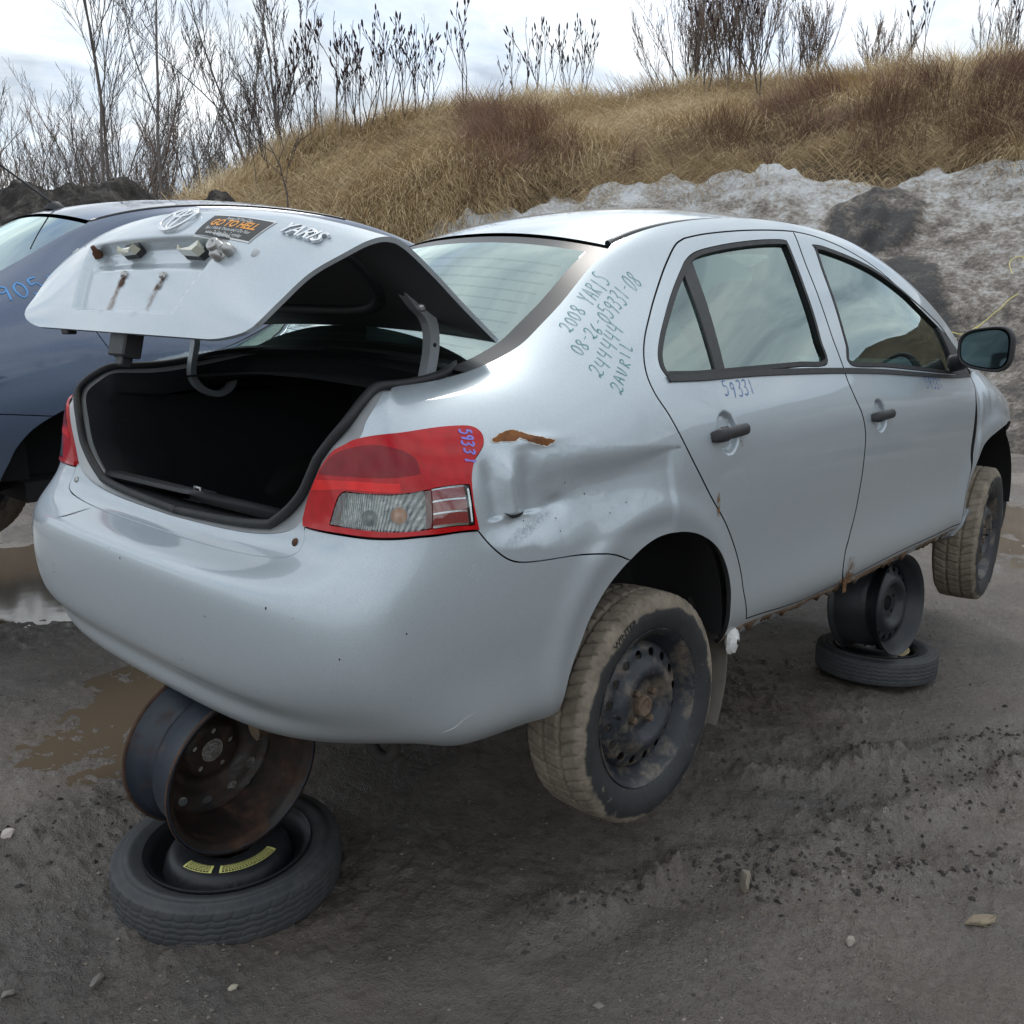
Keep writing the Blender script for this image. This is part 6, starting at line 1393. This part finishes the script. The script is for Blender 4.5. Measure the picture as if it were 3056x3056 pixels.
def build_trees():
    rng = np.random.RandomState(11)
    # three tall bare trees at the left
    tall = []
    for k, (az, r, H, lean, lab) in enumerate(((66.6, 30, 15.5, (.10, .12), 'leftmost tall bare tree, its trunk leaning left above the dirt mound'), (65.6, 31, 17, (.0, .0), 'tall straight bare tree beside the leftmost leaning one'), (63.0, 29, 15.5, (-.02, .16), 'tall forked bare tree standing right of the straight one'))):
        out = []; r_ = np.random.RandomState(20+k); grow(r_, (0, 0, 0), (lean[0], lean[1], 1), H*.62, .065, 0, 4, out, .52, .20, 9, (4, 6), .045, None, .50, .30); o = plant_obj('bare_tree', out, (BARK['grey'], BARK['grey']), 1, label=lab, minr=.005); place(o, az, r, 1, 0, flat0); tall.append(o)
    for k, (az, r, H, lab) in enumerate(((56.9, 30, 13.5, 'bare forked tree at the left end of the hill, rising over the sumacs'), (55.9, 31, 14, 'second bare tree at the left end of the hill, right of the forked one'))):
        out = []; r_ = np.random.RandomState(30+k); grow(r_, (0, 0, 0), (.02, .03, 1), H*.6, .075, 0, 4, out, .5, .22, 9, (3, 5), .05, None, .52, .4); o = plant_obj('bare_tree', out, (BARK['grey'], BARK['grey']), 1, label=lab, minr=.008); place(o, az, r, 1, 0, flat0)
    # wood behind: slender saplings
    protos = []
    for k in range(6):
        out = []; r_ = np.random.RandomState(40+k); n = 1 if k % 2 else 2
        for j in range(n): grow(r_, (r_.uniform(-.2, .2), r_.uniform(-.2, .2), 0), (r_.uniform(-.12, .12), r_.uniform(-.12, .12), 1), 5.6, .042, 0, 3, out, .50, .20, 8, (5, 7), .09, None, .50, .22)
        protos.append(plant_obj('slender_tree', out, (BARK['grey'], BARK['brown'] if k % 3 == 0 else BARK['grey']), 1, label='slender bare tree in the wood behind the blue car', group='bare trees of the wood', minr=.0055))
    k = 0
    for az in np.linspace(54.5, 75.5, 44):
        a = az+rng.uniform(-.35, .35); r = rng.uniform(31, 46); o = protos[k] if k < 6 else copy_plant(protos[k % 6]); place(o, a, r, rng.uniform(.85, 1.25), rng.uniform(0, 6.28), flat0); k += 1
    # saplings seen only in the side windows, on the slope opposite
    lab = 'bare tree on the slope mirrored in the side windows'
    for az in np.linspace(-66, -24, 16):
        o = copy_plant(protos[k % 6], lab, 'trees mirrored in the windows'); place(o, az+rng.uniform(-1, 1), rng.uniform(17, 24), rng.uniform(.55, .8), rng.uniform(0, 6.28)); k += 1
    # brush at the far left
    out = []; r_ = np.random.RandomState(7)
    for j in range(700):
        a = math.radians(r_.uniform(63.5, 76)); r = r_.uniform(21, 27); x, y = polar(a, r); h = r_.uniform(1.6, 3.4)*(1+.25*math.sin(a*40)); d = np.array([r_.normal(0, .12), r_.normal(0, .12), 1]); p = np.array([x, y, 0]); q = [p]; 
        for s_ in range(4): d = d+r_.normal(0, .08, 3); q.append(q[-1]+d/np.linalg.norm(d)*h/4)
        out.append((2, np.array(q), np.linspace(.009, .005, 5)))
        for b in range(3):
            i = r_.randint(1, 4); e = d+r_.normal(0, .35, 3); e /= np.linalg.norm(e); out.append((2, np.array([q[i], q[i]+e*h*.25, q[i]+e*h*.25+np.array([0, 0, h*.18])]), np.array([.008, .007, .005])))
    o = plant_obj('brush_thicket', out, (BARK['red'], BARK['brown']), 2, label='reddish leafless brush at the edge of the wood', cat=None, names=('stems', 'twigs')); o['kind'] = 'stuff'
    # sumacs with dark fruit cones
    sp = []
    cone = MB(); cone.lathe([(0, -.02), (.022, .0), (.036, .05), (.032, .12), (.018, .18), (0, .21)], 7, 'z'); cme = cone.build('fruit_cone', FRUIT, None)
    lab = 'bare sumac shrub with dark fruit cones on the hill crest'; grp = 'sumacs on the hill crest'
    for k in range(5):
        out = []; tips = []; r_ = np.random.RandomState(60+k)
        for j in range(1 if k in (0, 3) else 2): grow(r_, (r_.uniform(-.2, .2), r_.uniform(-.2, .2), 0), (r_.uniform(-.25, .25), r_.uniform(-.25, .25), 1), 1.7, .022, 0, 3, out, .50, .30, 5, (1, 2), .10, tips, .60, .40)
        o = plant_obj('sumac_shrub', out, (BARK['dark'], BARK['dark']), 1, label=lab, cat='shrub', group=grp, minr=.008)
        for n, (q, d) in enumerate(tips):
            if r_.rand() < .55:
                c = bpy.data.objects.new('fruit_cone', cme.data); col.objects.link(c); c.parent = o; c.location = q; c.rotation_euler = Vector((d[0], d[1], d[2]+.6)).to_track_quat('Z', 'Y').to_euler(); s_ = r_.uniform(.5, .85); c.scale = (s_, s_, s_*1.2)
        sp.append(o)
    bpy.data.objects.remove(cme)
    spots = [(56.2, 23.3, 1.0), (57.3, 22.6, .9), (55.2, 23.8, 1.15), (54.4, 24.4, 1.2), (53.6, 23.9, 1.1), (52.9, 24.6, 1.25), (52.2, 25.2, 1.2), (51.4, 24.8, 1.2), (50.8, 25.3, 1.15), (50.0, 25.0, 1.1), (49.2, 25.6, 1.2), (48.6, 25.2, 1.0), (47.9, 25.8, .95), (58.2, 21.6, .85), (46.3, 25.6, 1.3), (43.2, 27.5, 1.15), (42.4, 27.8, 1.2), (41.5, 27.6, 1.15), (40.6, 27.9, 1.1), (39.8, 27.7, 1.15), (38.9, 28.0, 1.1), (44.0, 27.8, .9), (33.1, 25.2, 1.35), (31.4, 24.8, 1.4), (29.6, 25.0, 1.45), (18.6, 27.0, 1.1), (16.6, 27.2, 1.2), (21.5, 27.6, 1.15), (55.7, 24.6, 1.1), (54.9, 25.1, 1.3), (54.1, 23.2, 1.0), (53.2, 25.3, 1.35), (52.5, 23.9, 1.1), (51.9, 24.1, 1.25), (51.0, 25.9, 1.3), (50.4, 24.2, 1.05), (49.6, 24.6, 1.2), (56.8, 24.9, 1.05), (42.0, 28.3, 1.2), (40.1, 28.4, 1.2), (57.8, 24.2, 1.0)]
    for i, (az, r, s) in enumerate(spots):
        o = sp[i] if i < 5 else copy_plant(sp[i % 5]); place(o, az, r, s*.74, rng.uniform(0, 6.28))
    # dense bush right of the middle, thinner ones to the right
    for i, (az, r, H, n, lab) in enumerate(((33.6, 28.2, 3.7, 22, 'large leafless bush on the crest above the silver roof'), (30.6, 28.5, 4.4, 26, 'tallest leafless bush on the crest, right of the large one'), (27.2, 28.8, 3.4, 16, 'leafless bush on the crest right of the tallest bush'), (23.0, 29.5, 3.0, 10, 'thin leafless bush on the crest near the right edge'), (17.4, 29.0, 2.8, 8, 'rightmost leafless bush on the crest'))):
        out = []; r_ = np.random.RandomState(80+i)
        for j in range(n): grow(r_, (r_.uniform(-.6, .6), r_.uniform(-.6, .6), 0), (r_.normal(0, .3), r_.normal(0, .3), 1), H*.55, .020, 0, 3, out, .42, .25, 6, (3, 4), .07, None, .55, .3)
        o = plant_obj('leafless_bush', out, (BARK['dark'], BARK['brown']), 1, label=lab, cat='bush', names=('stems', 'twigs'), minr=.0045); place(o, az, r)
    # lone sapling on the slope
    out = []; r_ = np.random.RandomState(99); grow(r_, (0, 0, 0), (.02, .1, 1), 1.6, .022, 0, 2, out, .7, .3, 6, (2, 3), .12, None, .7, .4); o = plant_obj('young_sumac', out, (BARK['dark'], BARK['dark']), 1, label='small bare sapling low on the grassy slope left', cat='shrub', minr=.008); place(o, 56.4, 18.8)
def build_grass():
    rng = np.random.RandomState(5)
    def blades(n, az0, az1, tmin, tmax, L0, L1, w0, w1, pal, droop, upr, seed, crest=False, clump=60):
        nc = n//clump; ca = np.radians(rng.uniform(az0, az1, nc)); D = np.degrees(ca); rs = np.interp(D, _HA, _SR)-np.interp(D, [38, 43, 47, 53, 62], [-.25, -.2, .8, 4.0, 6]); rc = np.interp(D, _HA, _CR)+1.0
        ct = rng.uniform(tmin, tmax, nc); cr = rs+(rc-rs)*ct; cx_, cy_ = polar(ca, cr); cdir = 2*math.pi*1.6*fbm(cx_*.35, cy_*.35, 2, seed+5)+rng.normal(0, .5, nc); cs = rng.uniform(.7, 1.25, nc); ccol = rng.rand(nc)
        if pal is brown:
            ok = fbm(cx_*.16, cy_*.16, 3, 91)+rng.normal(0, .04, nc) > .03; ca, cr, cdir, cs, ccol = ca[ok], cr[ok], cdir[ok], cs[ok], ccol[ok]; nc = len(ca)
        a = np.repeat(ca, clump)+rng.normal(0, .009, nc*clump); r = np.repeat(cr, clump)+rng.normal(0, .20, nc*clump); x, y = polar(a, r); z = hill_surface(a, r)
        N = len(x); ang = np.repeat(cdir, clump)+rng.normal(0, .55, N); down = np.stack([-np.cos(a), -np.sin(a)], 1); hd = np.stack([np.cos(ang), np.sin(ang)], 1)*.75+down*droop; hd /= np.linalg.norm(hd, axis=1)[:, None]
        L = rng.uniform(L0, L1, N)*np.repeat(cs, clump); w = rng.uniform(w0, w1, N); el = np.clip(rng.normal(upr, .25, N), .05, 1.5)
        P = np.stack([x, y, z-.02], 1); d0 = np.stack([hd[:, 0]*np.cos(el), hd[:, 1]*np.cos(el), np.sin(el)], 1); p1 = P+d0*(L*.5)[:, None]; e2 = el-rng.uniform(.5, 1.5, N)*(.9 if not crest else .45); d1 = np.stack([hd[:, 0]*np.cos(e2), hd[:, 1]*np.cos(e2), np.sin(e2)], 1); p2 = p1+d1*(L*.5)[:, None]
        sd = np.stack([-np.sin(a), np.cos(a), np.zeros(N)], 1)*.85+np.stack([-hd[:, 1], hd[:, 0], np.zeros(N)], 1)*.4; sd *= w[:, None]*.5
        V = np.stack([P-sd, P+sd, p1-sd*.8, p1+sd*.8, p2-sd*.25, p2+sd*.25], 1).reshape(-1, 3); i = np.arange(N)[:, None]*6; F = np.concatenate([i+[0, 1, 3, 2], i+[2, 3, 5, 4]], 0)
        big = np.clip(.5+1.7*fbm(x*.12, y*.12+z*.3, 3, seed), 0, 1); k = np.clip(.55*big+.45*np.repeat(ccol, clump)+rng.normal(0, .08, N), 0, 1); pal = np.array(pal); C = np.stack([np.interp(k, np.linspace(0, 1, len(pal)), pal[:, j]) for j in range(3)], 1)*rng.uniform(.75, 1.25, (N, 1)); return V, F, np.repeat(C, 6, 0)
    straw = [(.19, .132, .074), (.40, .295, .168), (.54, .42, .255), (.68, .56, .375)]
    brown = [(.10, .058, .045), (.18, .105, .075), (.26, .165, .11)]
    parts = [blades(150000, 11, 64, .0, 1.0, .45, 1.0, .010, .023, straw, .75, .55, 71), blades(26000, 11, 62, .78, 1.12, .5, 1.0, .012, .022, straw, .25, 1.15, 72, True), blades(22000, 15, 46, .0, .62, .6, 1.05, .010, .018, brown, .15, 1.2, 73, True), blades(6000, 11, 52, -.10, .06, .3, .6, .014, .026, straw[:3], .9, .4, 74)]
    n = 0; VV, FF, CC = [], [], []
    for V, F, C in parts: VV.append(V); FF.append(F+n); CC.append(C); n += len(V)
    o = fast_mesh('dry_grass', np.vstack(VV), np.vstack(FF), tint_mat('dry_grass_blades'), np.vstack(CC)); props(o, 'long matted dry grass covering the hillside', 'grass', None, 'stuff')
def build_litter():
    rng = np.random.RandomState(17)
    octv = np.array([(1, 0, 0), (-1, 0, 0), (0, 1, 0), (0, -1, 0), (0, 0, 1), (0, 0, -1)], float); octf = np.array([(0, 2, 4), (2, 1, 4), (1, 3, 4), (3, 0, 4), (2, 0, 5), (1, 2, 5), (3, 1, 5), (0, 3, 5)])
    def scatter(name, x, y, size, pal, label, flat=.6, sink=.25):
        n = len(x); z = ground_h(x, y); S = size[:, None, None]*rng.uniform(.6, 1.3, (n, 1, 3))*np.array([1, 1, flat]); V = octv[None]*S*rng.uniform(.75, 1.2, (n, 6, 1)); a = rng.uniform(0, 6.28, n); c, s = np.cos(a), np.sin(a); X = V[..., 0]*c[:, None]-V[..., 1]*s[:, None]; Y = V[..., 0]*s[:, None]+V[..., 1]*c[:, None]
        V = np.stack([X+x[:, None], Y+y[:, None], V[..., 2]+(z+size*flat*sink)[:, None]], -1).reshape(-1, 3); F = (np.arange(n)[:, None, None]*6+octf[None]).reshape(-1, 3); pal = np.array(pal); C = pal[rng.randint(0, len(pal), n)]*rng.uniform(.7, 1.2, (n, 1)); o = fast_mesh(name, V, F, tint_mat(name+'_stone', .75), np.repeat(C, 6, 0)); props(o, label, name.split('_')[-1], None, 'stuff')
    # gravel, thick at the lower left
    n = 30000; a = np.radians(rng.uniform(18, 74, n)); r = .9+rng.rand(n)**1.6*4.2; x, y = polar(a, r); dens = np.clip(.18+1.6*fbm(x*1.3, y*1.3, 3, 77)+.55*np.exp(-((x+.45)**2+(y-.05)**2)/.25), .03, 1); k = rng.rand(n) < dens; x, y = x[k], y[k]
    scatter('loose_gravel', x, y, (.0014+.0042*rng.rand(len(x))**2.2)*(1+.8*(rng.rand(len(x)) > .985)), [(.10, .092, .085), (.16, .148, .135), (.22, .20, .175), (.07, .063, .058), (.17, .14, .11)], 'small grey gravel scattered over the mud')
    # clods along the wheel ridges
    cl = []
    for (x0, y0, x1, y1, w, m) in ((.95, -.95, 3.2, -1.75, .09, 420), (1.05, -1.05, 1.9, -1.75, .07, 260), (1.6, -.80, 4.2, -2.2, .10, 380), (.55, -.80, 1.15, -.95, .06, 140), (-.6, .5, .2, .35, .12, 120), (1.9, -1.0, 4.5, -2.9, .2, 300)):
        t = rng.rand(m); t = t[(np.abs(fbm(t*9, t*0, 2, m))+rng.rand(m)*.25) > .12]; cl.append(np.stack([x0+(x1-x0)*t+rng.normal(0, w, len(t)), y0+(y1-y0)*t+rng.normal(0, w, len(t))], 1))
    cl = np.vstack(cl); scatter('mud_clods', cl[:, 0], cl[:, 1], rng.uniform(.003, .010, len(cl))*(1+.6*(rng.rand(len(cl)) > .93)), [(.040, .036, .035), (.055, .050, .047), (.075, .067, .062)], 'dark crumbly mud clods thrown up along the ruts', .75, .1)
    def stone(name, x, y, s, colr, label, cat, seed, el=(1, .7, .55), rz=0., lift=.3, cnt=22):
        import bmesh
        r_ = np.random.RandomState(seed); bm = bmesh.new(); pts = r_.normal(0, 1, (cnt, 3)); pts /= np.linalg.norm(pts, axis=1)[:, None]; pts *= np.array(el)*s
        for q in pts: bm.verts.new(q)
        bmesh.ops.convex_hull(bm, input=bm.verts); bmesh.ops.bevel(bm, geom=list(bm.edges), offset=s*.05, segments=1, affect='EDGES'); me = bpy.data.meshes.new(name); bm.to_mesh(me); bm.free(); me.materials.append(simple(name+'_mat', colr, .85, 0, 0, 18, .3, .5, 60, .004)); o = bpy.data.objects.new(name, me); col.objects.link(o); o.location = (x, y, float(ground_h(np.array([x]), np.array([y]))[0])+s*el[2]*lift); o.rotation_euler = (r_.uniform(-.3, .3), r_.uniform(-.3, .3), rz); props(o, label, cat)
    stone('stone', 1.045, -1.065, .036, (.27, .235, .185), 'beige angular stone right of the rear wheel', 'stone', 1, (1, .6, .9), .4, .7, 12)
    stone('stone', .985, -1.37, .018, (.26, .235, .20), 'small pale chip in front of the beige stone', 'stone', 2, (1, .6, .8))
    stone('wood_scrap', 1.295, -1.555, .055, (.20, .165, .115), 'pale scrap half buried in mud at the lower right', 'scrap', 3, (1, .45, .22), -.6, .5, 14)
    stone('stone', -.27, -.28, .020, (.17, .155, .14), 'grey oblong stone in front of the labelled spare wheel', 'stone', 4, (1.3, .6, .6), .7)
    stone('stone', -.42, -.20, .016, (.19, .175, .155), 'pale rounded stone at the lower left edge', 'stone', 6)
    stone('stone', -.08, -.50, .013, (.40, .36, .28), 'tiny cream pebble below the labelled spare wheel', 'stone', 8, (1, .7, .5))
    stone('paper_scrap', -.20, .46, .022, (.62, .55, .50), 'crumpled pale scrap left of the rusty rim', 'scrap', 9, (1, .6, .7), .2, .5, 14)
    0 and stone('mud_lump', 1.10, -.98, .055, (.05, .043, .038), 'dark lump of mud beside the rear wheel', 'mud lump', 12, (1.3, .8, .45), -.4, .3, 40)
    0 and stone('mud_lump', 1.42, -1.52, .05, (.04, .036, .033), 'crumbled dark clod above the pale scrap', 'mud lump', 13, (1.4, .8, .5), .3, .3, 40)
    # yellow rope ends on the snow
    ro = simple('yellow_rope', (.62, .55, .22), .8)
    for az, r, pts, lab in ((17.0, 13.6, [(0, 0, .02), (.25, .35, .25), (.15, .7, .6), (-.1, .8, .95), (-.3, .7, 1.3)], 'long curling yellow rope on the snow above the mirror'), (18.6, 13.9, [(0, 0, .05), (.12, .2, .2), (-.1, .3, .15), (-.25, .2, .3)], 'short yellow rope scrap beside the long one'), (16.2, 15.4, [(0, 0, .0), (.05, .05, .3), (-.1, .1, .45), (-.15, .05, .2)], 'looped yellow rope end at the right edge of the snow')):
        x0, y0 = polar(math.radians(az), r); c = crom(np.array(pts), n=24); xs = x0-c[:, 1]*math.sin(math.radians(az))*.0+c[:, 2]*math.cos(math.radians(az))*.9-c[:, 0]*math.sin(math.radians(az)); ys = y0+c[:, 2]*math.sin(math.radians(az))*.9+c[:, 0]*math.cos(math.radians(az)); aa = np.arctan2(ys-CAM.y, xs-CAM.x); rr = np.hypot(xs-CAM.x, ys-CAM.y); m = MB(); m.tube(np.stack([xs, ys, hill_surface(aa, rr)+.34], 1), .008, 6); o = m.build('rope', ro, None); props(o, lab, 'rope')
build_ground(); build_hill(); build_heaps()
car = build_silver_car(); build_lamps(car); build_lid(car); build_cabin(car); build_trim(car); build_wheels(car); build_stacks()
build_blue_car(); build_trees(); build_grass(); build_litter()
